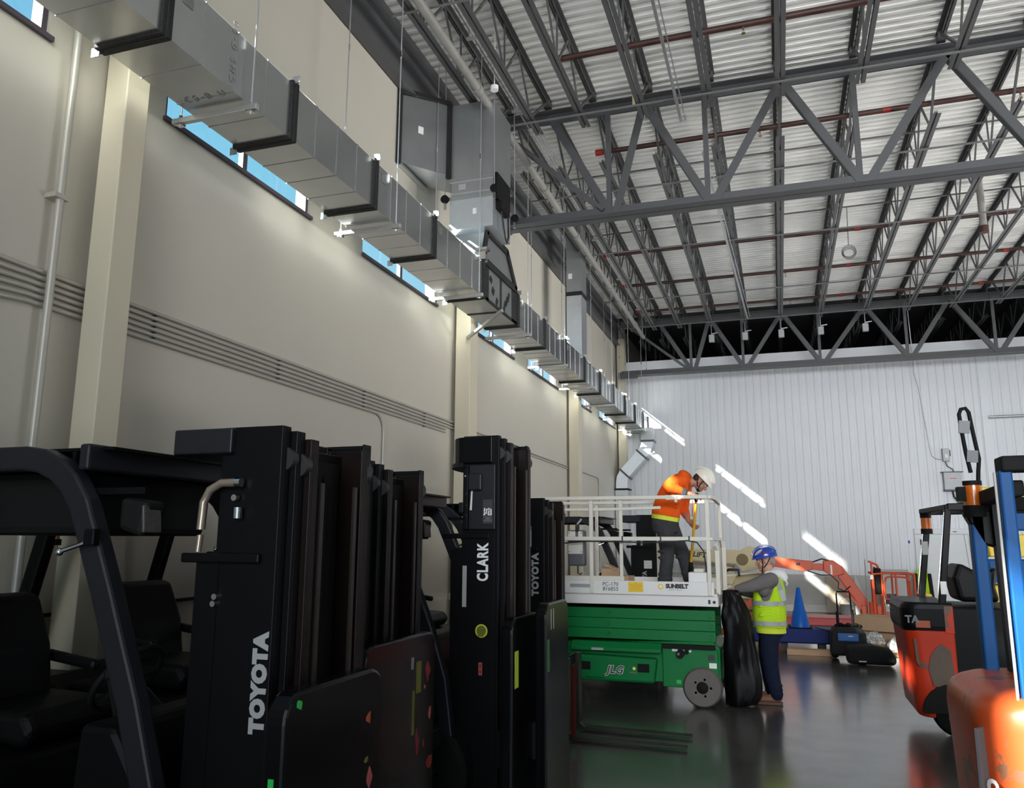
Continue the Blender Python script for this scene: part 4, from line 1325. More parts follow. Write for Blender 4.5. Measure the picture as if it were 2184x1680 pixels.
# right hand chassis end: control panel, stickers
m = MB().box(-1.33, -0.72, LY0 + 0.06, LY0 + 0.1, 0.2, 0.62)
m.build('end_panel', G, lift, bevel=0.01)
m = MB().box(-1.42, -0.75, LY0 + 0.02, LY0 + 0.3, 0.615, 0.66)
m.build('upper_sill', 'lift_dark', lift)
MB().cyl((-1.13, LY0 + 0.0, 0.56), (-1.13, LY0 + 0.06, 0.56), 0.045, n=14).cyl((-1.06, LY0 + 0.01, 0.585), (-1.06, LY0 + 0.06, 0.585), 0.025, n=12).build('ground_controls', 'lift_dark', lift, smooth=40)
MB().cyl((-1.145, LY0 - 0.01, 0.565), (-1.145, LY0 + 0.0, 0.565), 0.018, n=12).build('key_switch', 'chrome', lift, smooth=40)
for x0, x1, z0, z1, c in ((-1.22, -1.16, 0.585, 0.61, 'paper_white'), (-1.09, -1.01, 0.58, 0.625, 'paper_white'), (-0.82, -0.74, 0.42, 0.475, 'paper_white'), (-1.18, -1.13, 0.24, 0.28, 'decal_green'), (-0.83, -0.76, 0.5, 0.56, 'print_dark')):
    MB().box(x0, x1, LY0 + 0.057, LY0 + 0.06, z0, z1).build('chassis_sticker', c, lift)
MB().box(-1.085, -1.065, LY0 + 0.0555, LY0 + 0.057, 0.59, 0.615).box(-1.05, -1.02, LY0 + 0.0555, LY0 + 0.057, 0.6, 0.617).build('sticker_print', 'print_dark', lift)
# wheels
for x in (-0.90, -2.62):
    for y in (LY0 + 0.11, LY1 - 0.11):
        wheel(lift, x, y, 0.215, 0.16, 'wheel', -1, 'tyre_grey', 'lift_dark')
# folded scissor stack
bars = MB()
n = 0
for k, z in enumerate((0.688, 0.803, 0.918)):
    for y in (LY0 + 0.14, LY1 - 0.18):
        MB().box(-2.85, -0.74, y - 0.03, y + 0.03, z, z + 0.113).build('scissor_arm', G, lift, bevel=0.006)
    for x in (-1.95, -0.79):
        MB().cyl((x, LY0 + 0.08, z + 0.057), (x, LY0 + 0.12, z + 0.057), 0.023, n=12).cyl((x, LY0 + 0.07, z + 0.057), (x, LY0 + 0.08, z + 0.057), 0.011, n=8).build('pivot_pin', G, lift, smooth=40)
MB().box(-2.4, -1.0, LY0 + 0.4, LY1 - 0.4, 0.66, 1.03).build('lift_cylinder_block', 'lift_dark', lift)
# platform
Wt = 'lift_white'
MB().box(LX0, LX1 + 0.01, LY0, LY1, 1.08, 1.185).build('platform_base', Wt, lift, bevel=0.006)
MB().box(-0.80, -0.775, LY0 - 0.003, LY0 + 0.001, 1.11, 1.155).build('slot', 'print_dark', lift, bevel=0.003)
MB().cyl((-0.735, LY0 - 0.006, 1.13), (-0.735, LY0 + 0.001, 1.13), 0.017, n=14).build('bolt', 'chain_steel', lift, smooth=40)
MB().box(LX0, LX1, LY0 + 0.02, LY1 - 0.02, 1.185, 1.215).build('platform_deck', 'rail_cream', lift)
MB().box(LX0, LX1 - 0.03, LY0 - 0.012, LY0 + 0.018, 1.195, 1.345).build('toe_board', Wt, lift, bevel=0.004)
MB().box(LX0, LX1 - 0.03, LY1 - 0.02, LY1, 1.195, 1.345).build('toe_board', Wt, lift, bevel=0.004)
MB().box(-2.55, -2.2, LY0 - 0.016, LY0 - 0.01, 1.34, 1.39).box(-2.2, -1.73, LY0 - 0.014, LY0 + 0.02, 1.345, 1.395).build('toe_board_top', 'rail_cream', lift)
yt = LY0 - 0.0135
text('2646ES', lift, 0.068, (-2.70, yt, 1.275), 'print_dark', (1, 0, 0), (0, 0, 1), 0.0022, 0.12)
text('www.jlg.com', lift, 0.036, (-2.66, yt, 1.228), 'print_dark', (1, 0, 0), (0, 0, 1), 0.0008, 0.2)
MB().box(-2.37, -2.12, yt - 0.001, yt, 1.262, 1.302).build('grey_strip', 'letter_grey', lift)
text('PC-170', lift, 0.062, (-1.985, yt, 1.285), 'print_dark', (1, 0, 0), (0, 0, 1), 0.0, 0.0)
text('816855', lift, 0.062, (-1.985, yt, 1.232), 'print_dark', (1, 0, 0), (0, 0, 1), 0.0, 0.12)
w = MB().box(-1.685, -1.515, yt - 0.001, yt, 1.222, 1.335).build('warning_label', 'decal_yellow', lift)
MB().box(-1.62, -1.58, yt - 0.002, yt - 0.001, 1.318, 1.322).box(-1.67, -1.53, yt - 0.002, yt - 0.001, 1.30, 1.304).box(-1.655, -1.53, yt - 0.002, yt - 0.001, 1.283, 1.287).box(-1.665, -1.545, yt - 0.002, yt - 0.001, 1.266, 1.27).box(-1.67, -1.53, yt - 0.002, yt - 0.001, 1.248, 1.252).build('label_print', 'decal_amberdark', w)
sunlogo(lift, -1.315, 1.288, 0.036, yt)
text('SUNBELT', lift, 0.062, (-1.258, yt, 1.275), 'print_dark', (1, 0, 0), (0, 0, 1), 0.0042, 0.0, 0.96)
text('RENTALS', lift, 0.024, (-1.222, yt, 1.247), 'letter_grey', (1, 0, 0), (0, 0, 1), 0.0004, 0.0, 1.5)
# railings
Rc = 'rail_cream'
ZT = 2.29


def rail(name, pts, w=0.034):
    m = MB()
    for a, b in zip(pts[:-1], pts[1:]):
        m.bar(a, b, w, w, (0, 0, 1) if abs(Vector(b)[2] - Vector(a)[2]) < 0.5 else (0, 1, 0))
    return m.build(name, Rc, lift, bevel=0.006)


y = LY0 + 0.0
rail('top_rail', [(LX0, y, ZT), (-0.77, y, ZT)], 0.042)
rail('lower_top_rail', [(LX0, y + 0.05, ZT - 0.13), (-1.9, y + 0.05, ZT - 0.13), (-1.3, y + 0.05, ZT - 0.115)], 0.034)
rail('mid_rail', [(LX0, y, 1.82), (-0.76, y, 1.82)], 0.046)
for x in (-2.96, -2.11, -1.79 + 0.02, -0.775):
    rail('rail_post', [(x, y + (0.06 if x > -2 and x < -1.5 else 0), 1.2), (x, y + (0.06 if x > -2 and x < -1.5 else 0), ZT - 0.03)], 0.044 if x < -2 or x > -1 else 0.038)
y = LY1
rail('top_rail', [(LX0, y, ZT), (-0.72, y, ZT)], 0.04)
rail('mid_rail', [(LX0, y, 1.82), (-0.72, y, 1.82)], 0.04)
for x in (-2.96, -2.3, -1.5, -0.72):
    rail('rail_post', [(x, y, 1.2), (x, y, ZT - 0.03)], 0.04)
rail('end_rail', [(-0.75, LY0 + 0.06, ZT + 0.0), (-0.72, LY0 + 0.3, ZT), (-0.72, LY1, ZT - 0.02)], 0.042)
rail('end_mid_rail', [(-0.74, LY0, 1.82), (-0.72, LY1, 1.82)], 0.036)
rail('end_rail', [(LX0, LY0, ZT), (LX0, LY1, ZT)], 0.042)
rail('gate_post', [(-0.70, LY0 + 0.26, 1.2), (-0.70, LY0 + 0.24, 1.7), (-0.72, LY0 + 0.18, 1.76)], 0.05)
rail('gate_post', [(-0.68, LY1 - 0.1, 1.2), (-0.68, LY1 - 0.1, 1.72), (-0.7, LY1 - 0.02, 1.78)], 0.05)
MB().box(-1.13, -1.1, LY0 - 0.03, LY0 + 0.03, ZT - 0.06, ZT + 0.02).box(-1.23, -1.06, LY0 - 0.02, LY0 + 0.02, ZT - 0.03, ZT + 0.024).build('rail_latch', Rc, lift, bevel=0.004)
for x in (-1.74, -1.30, -0.98):
    MB().box(x - 0.008, x + 0.008, LY0 - 0.028, LY0 + 0.028, 1.79, 1.85).build('cable_tie', 'print_dark', lift)
o = MB().tube([(LX0, LY0 - 0.035, 1.74), (-2.5, LY0 - 0.035, 1.76), (-2.15, LY0 - 0.035, 1.79), (-1.8, LY0 - 0.035, 1.785), (-1.45, LY0 - 0.035, 1.775), (-1.2, LY0 - 0.035, 1.785), (-1.0, LY0 - 0.03, 1.80), (-0.9, LY0 + 0.03, 1.78), (-0.83, LY0 + 0.05, 1.68), (-0.81, LY0 + 0.05, 1.5), (-0.81, LY0 + 0.05, 1.34)], 0.008, 8).build('control_cable', 'cable_black', lift, smooth=60)
MB().box(-1.01, -0.80, LY0 + 0.03, LY0 + 0.3, 1.215, 1.45).build('white_box', Wt, lift, bevel=0.01)
MB().box(-0.95, -0.84, LY0 + 0.04, LY0 + 0.2, 1.45, 1.49).build('box_clutter', 'control_cream', lift, bevel=0.01)
# platform control box hung on the railing
pc = thing('control_box', 'dark grey control box with cream face plates hung on the lift railing', 'control box', (-2.31, LY0 + 0.075, 0))
MB().box(-0.11, 0.10, 0.0, 0.12, 1.50, 1.92).build('housing', 'control_grey', pc, bevel=0.025, seg=3)
MB().box(-0.10, -0.01, -0.008, 0.001, 1.84, 1.905).build('face_plate', 'control_cream', pc, bevel=0.003)
MB().box(0.025, 0.075, -0.008, 0.001, 1.84, 1.905).build('face_plate', 'control_cream', pc, bevel=0.003)
MB().box(-0.10, 0.075, -0.008, 0.001, 1.64, 1.78).build('face_plate', 'control_cream', pc, bevel=0.008)
for x, z in ((-0.085, 1.665), (0.06, 1.665), (-0.085, 1.885), (0.06, 1.885)):
    MB().cyl((x, -0.012, z), (x, -0.008, z), 0.006, n=8).build('screw', 'chain_steel', pc)
MB().box(-0.01, 0.03, -0.01, 0.04, 1.90, 1.99).cyl((0.01, 0.02, 1.99), (0.06, 0.02, 2.05), 0.012, n=8).build('joystick', 'chrome', pc, smooth=40)
MB().tube([(0.0, 0.06, 1.5), (0.0, 0.06, 1.42), (0.03, 0.06, 1.4), (0.05, 0.06, 1.42)], 0.008, 6).build('cable', 'cable_black', pc, smooth=40)
# load on the platform: brown box, blower pump, stools
o = MB().cbox((-2.02, 9.98, 1.34), (0.22, 0.28, 0.25), Matrix.Rotation(R(12), 3, 'Z')).cbox((-1.99, 9.93, 1.48), (0.16, 0.2, 0.02), Matrix.Rotation(R(25), 3, 'Y')).build('open_carton', 'cardboard')
tag(o, 'open brown carton standing on the scissor lift platform', 'box')
o = MB().cbox((-1.84, 9.9, 1.30), (0.2, 0.22, 0.16), Matrix.Rotation(R(-10), 3, 'Z')).build('small_carton', 'plank')
tag(o, 'low pale carton beside the open carton on the lift platform', 'box')

# ================================================================== PEOPLE
def loft(m, secs, n=20, cap=True, mi=0, p=2.0):
    """secs: (centre, half-axis vector a, half-axis vector b)"""
    k = len(m.v)
    for c, a, b in secs:
        c, a, b = Vector(c), Vector(a), Vector(b)
        for j in range(n):
            t = 2 * PI * j / n
            ct, st = math.cos(t), math.sin(t)
            ct = math.copysign(abs(ct) ** (2 / p), ct)
            st = math.copysign(abs(st) ** (2 / p), st)
            m.v.append(tuple(c + a * ct + b * st))
    for i in range(len(secs) - 1):
        for j in range(n):
            q, w = k + i * n + j, k + i * n + (j + 1) % n
            m.f.append((q, w, w + n, q + n))
            m.mi.append(mi)
    if cap:
        m.f.append(tuple(k + j for j in reversed(range(n))))
        m.f.append(tuple(k + (len(secs) - 1) * n + j for j in range(n)))
        m.mi += [mi, mi]


def limb(m, pts, rad, n=12):
    """rounded tapering limb through the joints"""
    P = [Vector(p) for p in pts]
    fine, fr = [], []
    for i in range(len(P) - 1):
        for k in range(5):
            t = k / 5
            fine.append(P[i].lerp(P[i + 1], t))
            fr.append(rad[i] * (1 - t) + rad[i + 1] * t)
    fine.append(P[-1])
    fr.append(rad[-1])
    m.tube(fine, fr, n)
    for p, r in zip(P, rad):
        m.ell(p, (r * 0.99,) * 3, 12, 8)


def blob(m, name, mt, parent, voxel=0.009, smooth=4):
    o = m.build(name, mt, parent)
    r = o.modifiers.new('remesh', 'REMESH')
    r.mode = 'VOXEL'
    r.voxel_size = voxel
    r.use_smooth_shade = True
    s = o.modifiers.new('smooth', 'SMOOTH')
    s.factor = 0.5
    s.iterations = smooth
    return o


def hand(m, w, fwd, palm_n, curl=1.0, s=1.0, thumb_side=1):
    """palm and five fingers; w wrist, fwd hand direction, palm_n the way the palm faces"""
    w, f, n = Vector(w), Vector(fwd).normalized(), Vector(palm_n).normalized()
    n = (n - f * n.dot(f)).normalized()
    x = f.cross(n) * thumb_side
    c = w + f * 0.05 * s
    rot = Matrix((f, x, n)).transposed()
    m.ell(c, (0.052 * s, 0.042 * s, 0.017 * s), 12, 8, rot)
    m.tube([w - f * 0.03, w, c], [0.026 * s, 0.025 * s, 0.025 * s], 10)
    for k, L in enumerate((0.9, 1.0, 0.95, 0.78)):
        b = w + f * 0.088 * s + x * (0.030 - 0.02 * k) * s
        a1, a2, a3 = 0.35 * curl, 1.15 * curl, 1.9 * curl
        p1 = b + (f * math.cos(a1) + n * math.sin(a1)) * 0.04 * L * s
        p2 = p1 + (f * math.cos(a2) + n * math.sin(a2)) * 0.028 * L * s
        p3 = p2 + (f * math.cos(a3) + n * math.sin(a3)) * 0.02 * L * s
        m.tube([b - f * 0.02 * s, b, p1, p2, p3], [0.0095 * s, 0.0098 * s, 0.009 * s, 0.0085 * s, 0.0065 * s], 8)
    b = w + f * 0.03 * s + x * 0.032 * s
    p1 = b + (f * 0.6 + x * 0.55 + n * 0.4) * 0.04 * s
    p2 = p1 + (f * 0.55 + n * 0.8 - x * 0.15) * 0.034 * s
    m.tube([b - f * 0.012 * s, b, p1, p2], [0.013 * s, 0.0125 * s, 0.011 * s, 0.008 * s], 8)


def head(m, c, fwd, up, s=1.0):
    """skull, jaw, nose, brow, lips and ears; returns a frame"""
    c, f = Vector(c), Vector(fwd).normalized()
    u = Vector(up)
    u = (u - f * u.dot(f)).normalized()
    l = u.cross(f)
    rot = Matrix((f, l, u)).transposed()
    P = lambda a, b, d: c + (f * a + l * b + u * d) * s
    m.ell(P(-0.012, 0, 0.025), (0.098 * s, 0.076 * s, 0.098 * s), 18, 12, rot)
    m.ell(P(0.03, 0, -0.035), (0.062 * s, 0.060 * s, 0.075 * s), 16, 10, rot)
    m.ell(P(0.058, 0, -0.085), (0.032 * s, 0.034 * s, 0.027 * s), 12, 8, rot)
    m.tube([P(0.082, 0, 0.012), P(0.105, 0, -0.025), P(0.098, 0, -0.036)], [0.011 * s, 0.015 * s, 0.017 * s], 8)
    m.ell(P(0.078, 0, 0.022), (0.018 * s, 0.05 * s, 0.011 * s), 10, 6, rot)
    m.ell(P(0.082, 0, -0.060), (0.014 * s, 0.024 * s, 0.007 * s), 10, 6, rot)
    m.ell(P(0.081, 0, -0.073), (0.013 * s, 0.021 * s, 0.007 * s), 10, 6, rot)
    for b in (-1, 1):
        m.ell(P(-0.005, b * 0.079, -0.015), (0.022 * s, 0.009 * s, 0.034 * s), 10, 8, rot)
        m.ell(P(0.05, b * 0.042, -0.035), (0.03 * s, 0.022 * s, 0.03 * s), 10, 8, rot)
    return P, rot, f, l, u


def eyes(P, rot, parent, s=1.0):
    for b in (-1, 1):
        MB().ell(P(0.079, b * 0.032, 0.0), (0.010 * s, 0.013 * s, 0.008 * s), 10, 6, rot).build('eye', 'letter_white', parent, smooth=60)
        MB().ell(P(0.0865, b * 0.032, 0.0), (0.004 * s, 0.006 * s, 0.006 * s), 8, 6, rot).build('iris', 'hair', parent, smooth=60)
        MB().bar(P(0.088, b * 0.048, 0.022), P(0.092, b * 0.016, 0.025), 0.008 * s, 0.008 * s).build('eyebrow', 'hair', parent)


def helmet(P, rot, f, l, u, parent, mt, s=1.0):
    m = MB()
    m.ell(P(-0.008, 0, 0.055), (0.132 * s, 0.112 * s, 0.108 * s), 28, 10, rot, 0, -0.1, PI / 2)
    for k in (-1, 0, 1):
        pts = [P(-0.008 + 0.134 * math.cos(a), k * 0.045 * math.cos((a - PI / 2) * 0.3), 0.055 + 0.112 * math.sin(a) * (1 if k == 0 else 0.93)) for a in [PI * q / 10 for q in range(1, 10)]]
        m.tube(pts, 0.010 * s, 6)
    o = m.build('hard_hat', mt, parent, smooth=60)
    b = MB()
    loft(b, [(P(0.0, 0, 0.030), f * 0.142 * s, l * 0.120 * s), (P(-0.002, 0, 0.052), f * 0.134 * s, l * 0.114 * s)], 28)
    b.build('brim', mt, o, smooth=60)
    st = MB()
    for q in (-1, 1):
        st.tube([P(0.03, q * 0.085, 0.04), P(0.035, q * 0.072, -0.04), P(0.055, q * 0.03, -0.105), P(0.058, 0, -0.115)], 0.006 * s, 6)
        st.tube([P(-0.06, q * 0.085, 0.03), P(0.0, q * 0.083, -0.045), P(0.03, q * 0.066, -0.07)], 0.006 * s, 6)
    st.build('chin_strap', 'cable_black', o, smooth=60)
    return o


# ---- worker on the platform, bent over a yellow pole
t = thing('person', 'worker in orange hoodie and white helmet bending on the lift platform over a yellow pole', 'person', (0, 0, 0))
m = MB()
hc = (-0.875, 9.90, 2.505)
P, rot, f, l, u = head(m, hc, (0.66, -0.06, -0.75), (0.75, 0, 0.66), 1.02)
limb(m, [(-1.06, 9.9, 2.50), (-0.95, 9.9, 2.50)], [0.065, 0.058])
limb(m, [(-1.30, 9.9, 2.06), (-1.25, 9.9, 2.22), (-1.12, 9.9, 2.45)], [0.11, 0.11, 0.11])
for y in (9.81, 9.99):
    x = 0 if y < 9.9 else 1
    limb(m, [(-1.30 + 0.03 * x, y, 2.03), (-1.29 + 0.17 * x, y, 1.66), (-1.33 + 0.29 * x, y, 1.32), (-1.24 + 0.29 * x, y - 0.01, 1.245)], [0.075, 0.05, 0.035, 0.03])
RA = [(-1.10, 9.72, 2.50), (-1.20, 9.53, 2.41), (-0.97, 9.60, 2.335)]
LA = [(-1.08, 10.08, 2.47), (-1.12, 10.10, 2.19), (-1.04, 9.92, 2.035)]
limb(m, RA, [0.05, 0.043, 0.03])
limb(m, LA, [0.05, 0.043, 0.03])
hand(m, RA[2], (0.85, 0.45, -0.15), (0.1, 0.5, -0.9), 1.0, 1.0, -1)
hand(m, LA[2], (0.7, -0.5, -0.7), (0.5, 0.6, 0.1), 1.0, 1.0, 1)
body = blob(m, 'body', 'skin_darker', t, 0.0075, 3)
eyes(P, rot, body, 1.02)
hm = helmet(P, rot, f, l, u, t, 'helmet_white', 1.04)
m = MB()
m.ell(P(-0.055, 0, -0.005), (0.055, 0.079, 0.062), 14, 8, rot)
m.ell(P(0.05, 0, -0.088), (0.036, 0.045, 0.028), 12, 8, rot)
m.ell(P(0.005, 0.0, 0.02), (0.04, 0.083, 0.03), 12, 8, rot)
blob(m, 'hair_and_beard', 'hair', t, 0.008, 3)
# hoodie
m = MB()
ax = Vector((0.0, 1, 0))
secs = []
for c, rd, rw, an in (((-1.31, 9.9, 2.09), 0.165, 0.20, 8), ((-1.305, 9.9, 2.14), 0.170, 0.21, 10), ((-1.28, 9.9, 2.22), 0.165, 0.205, 18), ((-1.235, 9.9, 2.32), 0.165, 0.205, 26), ((-1.175, 9.9, 2.42), 0.160, 0.215, 38), ((-1.10, 9.9, 2.50), 0.125, 0.215, 50), ((-1.05, 9.9, 2.535), 0.085, 0.14, 60), ((-1.0, 9.9, 2.53), 0.07, 0.08, 75)):
    secs.append((c, Vector((math.cos(R(an)), 0, -math.sin(R(an)))) * rd, ax * rw))
loft(m, secs, 24, True, 0, 2.4)
limb(m, [RA[0], (-1.17, 9.60, 2.47), RA[1], (-1.09, 9.565, 2.375)], [0.085, 0.083, 0.068, 0.052])
limb(m, [LA[0], (-1.11, 10.10, 2.30), LA[1], (-1.075, 10.02, 2.10)], [0.085, 0.078, 0.066, 0.05])
m.ell((-1.06, 9.9, 2.58), (0.09, 0.13, 0.055), 14, 8, Matrix.Rotation(R(35), 3, 'Y'))
for k in range(12):
    a = random.uniform(0, 6.28)
    z = random.uniform(2.15, 2.4)
    x = -1.31 + (z - 2.09) * 0.42
    m.tube([(x - 0.1, 9.72 - 0.01, z), (x, 9.685, z + 0.03), (x + 0.12, 9.73, z - 0.02)], 0.012, 6)
blob(m, 'hoodie', 'hoodie_orange', t, 0.010, 5)
m = MB()
loft(m, [(Vector((-1.318, 9.9, 2.045)), Vector((math.cos(R(10)), 0, -math.sin(R(10)))) * 0.162, ax * 0.198), (Vector((-1.312, 9.9, 2.095)), Vector((math.cos(R(10)), 0, -math.sin(R(10)))) * 0.169, ax * 0.206)], 24, True, 0, 2.4)
m.build('shirt_hem', 'hem_lime', t, smooth=60)
m = MB()
m.bar((-1.02, 9.585, 2.352), (-1.08, 9.565, 2.372), 0.085, 0.085, (0, 1, 0))
blob(m, 'sleeve_cuff', 'trouser_grey', t, 0.009, 4)
# trousers
m = MB()
loft(m, [((-1.32, 9.9, 2.10), (0.145, 0, -0.02), (0, 0.18, 0)), ((-1.32, 9.9, 2.0), (0.165, 0, 0), (0, 0.195, 0)), ((-1.31, 9.9, 1.90), (0.15, 0, 0), (0, 0.19, 0))], 20, True, 0, 2.4)
for y in (9.81, 9.99):
    x = 0 if y < 9.9 else 1
    limb(m, [(-1.31 + 0.04 * x, y, 1.96), (-1.295 + 0.08 * x, y, 1.8), (-1.29 + 0.17 * x, y, 1.63), (-1.315 + 0.23 * x, y, 1.47), (-1.33 + 0.29 * x, y, 1.31)], [0.108, 0.105, 0.083, 0.08, 0.082])
    for k in range(5):
        z = (1.30, 1.35, 1.41, 1.6, 1.67)[k]
        xx = -1.325 + x * (0.29 - (z - 1.3) * 0.35)
        m.lathe([(0.078, -0.012), (0.094, 0.0), (0.078, 0.012)], (xx, y, z), 'z', 14)
blob(m, 'trousers', 'trouser_grey', t, 0.011, 4)
for y in (9.81, 9.99):
    x = 0 if y < 9.9 else 1
    m = MB()
    m.ell((-1.27 + 0.29 * x, y, 1.255), (0.13, 0.05, 0.042), 14, 8)
    m.ell((-1.33 + 0.29 * x, y, 1.29), (0.06, 0.05, 0.06), 12, 8)
    m.box(-1.39 + 0.29 * x, -1.15 + 0.29 * x, y - 0.045, y + 0.045, 1.217, 1.24)
    blob(m, 'boot', 'hair', t, 0.009, 3)
# pole
t = thing('squeegee_pole', 'long yellow pole with black grips held by the bending worker', 'pole', (0, 0, 0))
a, b = Vector((-0.915, 9.69, 2.32)), Vector((-1.07, 9.94, 1.225))
at = lambda q: a.lerp(b, q)
MB().tube([at(0.05), at(0.72)], 0.016, 10).build('shaft', 'pole_yellow', t, smooth=50)
MB().tube([at(-0.03), at(0.06)], 0.02, 10).build('grip', 'black_matte', t, smooth=50)
MB().tube([at(0.70), at(0.72), at(0.80), at(0.86), at(0.995)], [0.018, 0.026, 0.026, 0.012, 0.012], 10).build('lower_grip', 'black_matte', t, smooth=50)
MB().tube([at(0.05) + Vector((-0.04, 0, 0)), at(0.22) + Vector((-0.03, 0, 0))], 0.005, 6).build('trigger_rod', 'frame_red', t, smooth=50)

# ---- worker on the floor with the refuse bag
t = thing('person', 'worker in blue helmet and lime safety vest standing and holding the black bag', 'person', (0, 0, 0))
wx, wy = -0.17, 9.95
m = MB()
P, rot, f, l, u = head(m, (-0.185, 9.94, 1.575), (-0.985, -0.05, -0.16), (0, 0, 1), 1.03)
limb(m, [(-0.135, 9.95, 1.38), (-0.165, 9.945, 1.50)], [0.068, 0.06])
limb(m, [(wx, wy, 0.9), (wx + 0.01, wy, 1.12), (wx + 0.02, wy, 1.34)], [0.12, 0.12, 0.12])
for s, y in ((1, 9.86), (-1, 10.05)):
    q = 0.0 if s > 0 else -0.05
    limb(m, [(wx + q * 0.3, y, 0.86), (-0.185 + q * 0.5, y, 0.47), (-0.135 + q, y, 0.12), (-0.24 + q, y, 0.06)], [0.08, 0.05, 0.036, 0.03])
LA = [(-0.13, 9.74, 1.365), (-0.345, 9.66, 1.295), (-0.515, 9.655, 1.262)]
RA = [(-0.13, 10.15, 1.36), (-0.36, 10.10, 1.20), (-0.52, 9.93, 1.23)]
limb(m, LA, [0.055, 0.045, 0.031])
limb(m, RA, [0.055, 0.045, 0.031])
hand(m, LA[2], (-0.95, 0.1, -0.2), (-0.1, 0.5, -0.9), 1.0, 1.0, 1)
hand(m, RA[2], (-0.8, -0.5, -0.1), (0.0, -0.4, -0.9), 1.0, 1.0, -1)
body = blob(m, 'body', 'skin', t, 0.0075, 3)
eyes(P, rot, body, 1.03)
hm = helmet(P, rot, f, l, u, t, 'helmet_blue', 1.05)
for q in (-1, 1):
    MB().tube([P(0.10 - 0.03 * k, q * (0.075 + 0.012 * k), 0.075 + 0.018 * k) for k in range(4)], [0.006, 0.017, 0.017, 0.006], 8).build('silver_flash', 'helmet_silver', hm, smooth=60)
    MB().tube([P(0.03 - 0.045 * k, q * 0.055, 0.143 + 0.012 * math.sin(k * 1.2)) for k in range(3)], [0.006, 0.015, 0.006], 8).build('silver_flash', 'helmet_silver', hm, smooth=60)
MB().ell(P(0.005, 0.113, 0.088), (0.017, 0.008, 0.014), 10, 6, rot).build('ear_clip', 'decal_red', hm, smooth=60)
MB().ell(P(0.125, 0.03, 0.09), (0.018, 0.02, 0.02), 10, 6, rot).build('head_torch', 'control_cream', hm, smooth=60)
m = MB()
m.ell(P(-0.07, 0, -0.01), (0.045, 0.074, 0.055), 14, 8, rot)
blob(m, 'hair', 'grey_hair', t, 0.009, 3)
# sweater, hood
m = MB()
ax = Vector((0, 1, 0))
secs = [((wx, wy, 0.84), (0.155, 0, 0), ax * 0.19), ((wx, wy, 1.0), (0.16, 0, 0), ax * 0.20), ((wx + 0.005, wy, 1.2), (0.158, 0, 0), ax * 0.21), ((wx + 0.02, wy, 1.34), (0.13, 0, 0), ax * 0.205), ((wx + 0.025, wy, 1.41), (0.10, 0, 0), ax * 0.13), ((wx + 0.02, wy, 1.45), (0.08, 0, 0), ax * 0.085)]
loft(m, secs, 24, True, 0, 2.4)
limb(m, [LA[0], (-0.23, 9.695, 1.335), LA[1], (-0.44, 9.655, 1.275), (-0.495, 9.655, 1.266)], [0.088, 0.085, 0.07, 0.056, 0.046])
limb(m, [RA[0], (-0.25, 10.13, 1.27), RA[1], (-0.46, 9.99, 1.22)], [0.085, 0.08, 0.066, 0.052])
for k in range(7):
    q = k / 7
    c = Vector(LA[0]).lerp(Vector(LA[2]), 0.25 + q * 0.62)
    m.lathe([(0.05, -0.014), (0.083 - 0.028 * q, 0.0), (0.05, 0.014)], c, 'x', 12)
m.ell((-0.21, 9.71, 1.26), (0.07, 0.05, 0.08), 12, 8)
blob(m, 'sweater', 'sweater_grey', t, 0.010, 4)
m = MB()
m.ell((-0.05, 9.95, 1.43), (0.10, 0.135, 0.06), 16, 8, Matrix.Rotation(R(22), 3, 'Y'))
m.ell((0.0, 9.95, 1.39), (0.06, 0.12, 0.055), 14, 8, Matrix.Rotation(R(50), 3, 'Y'))
m.ell((-0.14, 9.87, 1.435), (0.07, 0.05, 0.03), 12, 8)
m.tube([(0.03, 9.85, 1.36), (0.045, 9.86, 1.32), (0.03, 9.87, 1.30)], 0.012, 8)
blob(m, 'white_hood', 'hood_white', t, 0.009, 4)
# vest
m = MB()
vs = [((wx, wy, 0.83), (0.182, 0, 0), ax * 0.215), ((wx, wy, 0.98), (0.186, 0, 0), ax * 0.225), ((wx + 0.005, wy, 1.13), (0.182, 0, 0), ax * 0.225)]
loft(m, vs, 30, True, 0, 2.6)
loft(m, [((wx + 0.06, wy, 1.12), (0.128, 0, 0), ax * 0.225), ((wx + 0.09, wy, 1.25), (0.098, 0, 0), ax * 0.21), ((wx + 0.085, wy, 1.36), (0.08, 0, 0), ax * 0.19), ((wx + 0.05, wy, 1.43), (0.06, 0, 0), ax * 0.13)], 24, True, 0, 2.4)
loft(m, [((wx - 0.10, wy, 1.12), (0.08, 0, 0), ax * 0.205), ((wx - 0.085, wy, 1.25), (0.075, 0, 0), ax * 0.17), ((wx - 0.06, wy, 1.38), (0.06, 0, 0), ax * 0.13)], 24, True, 0, 2.4)
for k in range(8):
    yy = wy - 0.21 + 0.0 * k
    z = 0.86 + 0.035 * k
    m.tube([(wx - 0.12 + 0.03 * (k % 3), yy - 0.012, z), (wx + 0.02, yy - 0.02, z + 0.02), (wx + 0.13, yy + 0.005, z - 0.02)], 0.008, 6)
v = blob(m, 'safety_vest', 'hi_vis', t, 0.010, 5)
for z in (0.885, 1.105):
    m = MB()
    w = 0.19 if z < 1 else 0.187
    loft(m, [((wx, wy, z - 0.026), (w + 0.002, 0, 0), ax * 0.238), ((wx, wy, z + 0.026), (w + 0.002, 0, 0), ax * 0.238)], 30, False, 0, 2.6)
    m.build('reflective_band', 'reflective', v, smooth=60)
m = MB()
m.bar((0.0, 9.73, 1.14), (-0.03, 9.735, 1.26), 0.01, 0.055, (1, 0, 0)).bar((-0.03, 9.735, 1.26), (-0.07, 9.80, 1.385), 0.01, 0.055, (1, 0, 0))
m.build('shoulder_band', 'reflective', v)
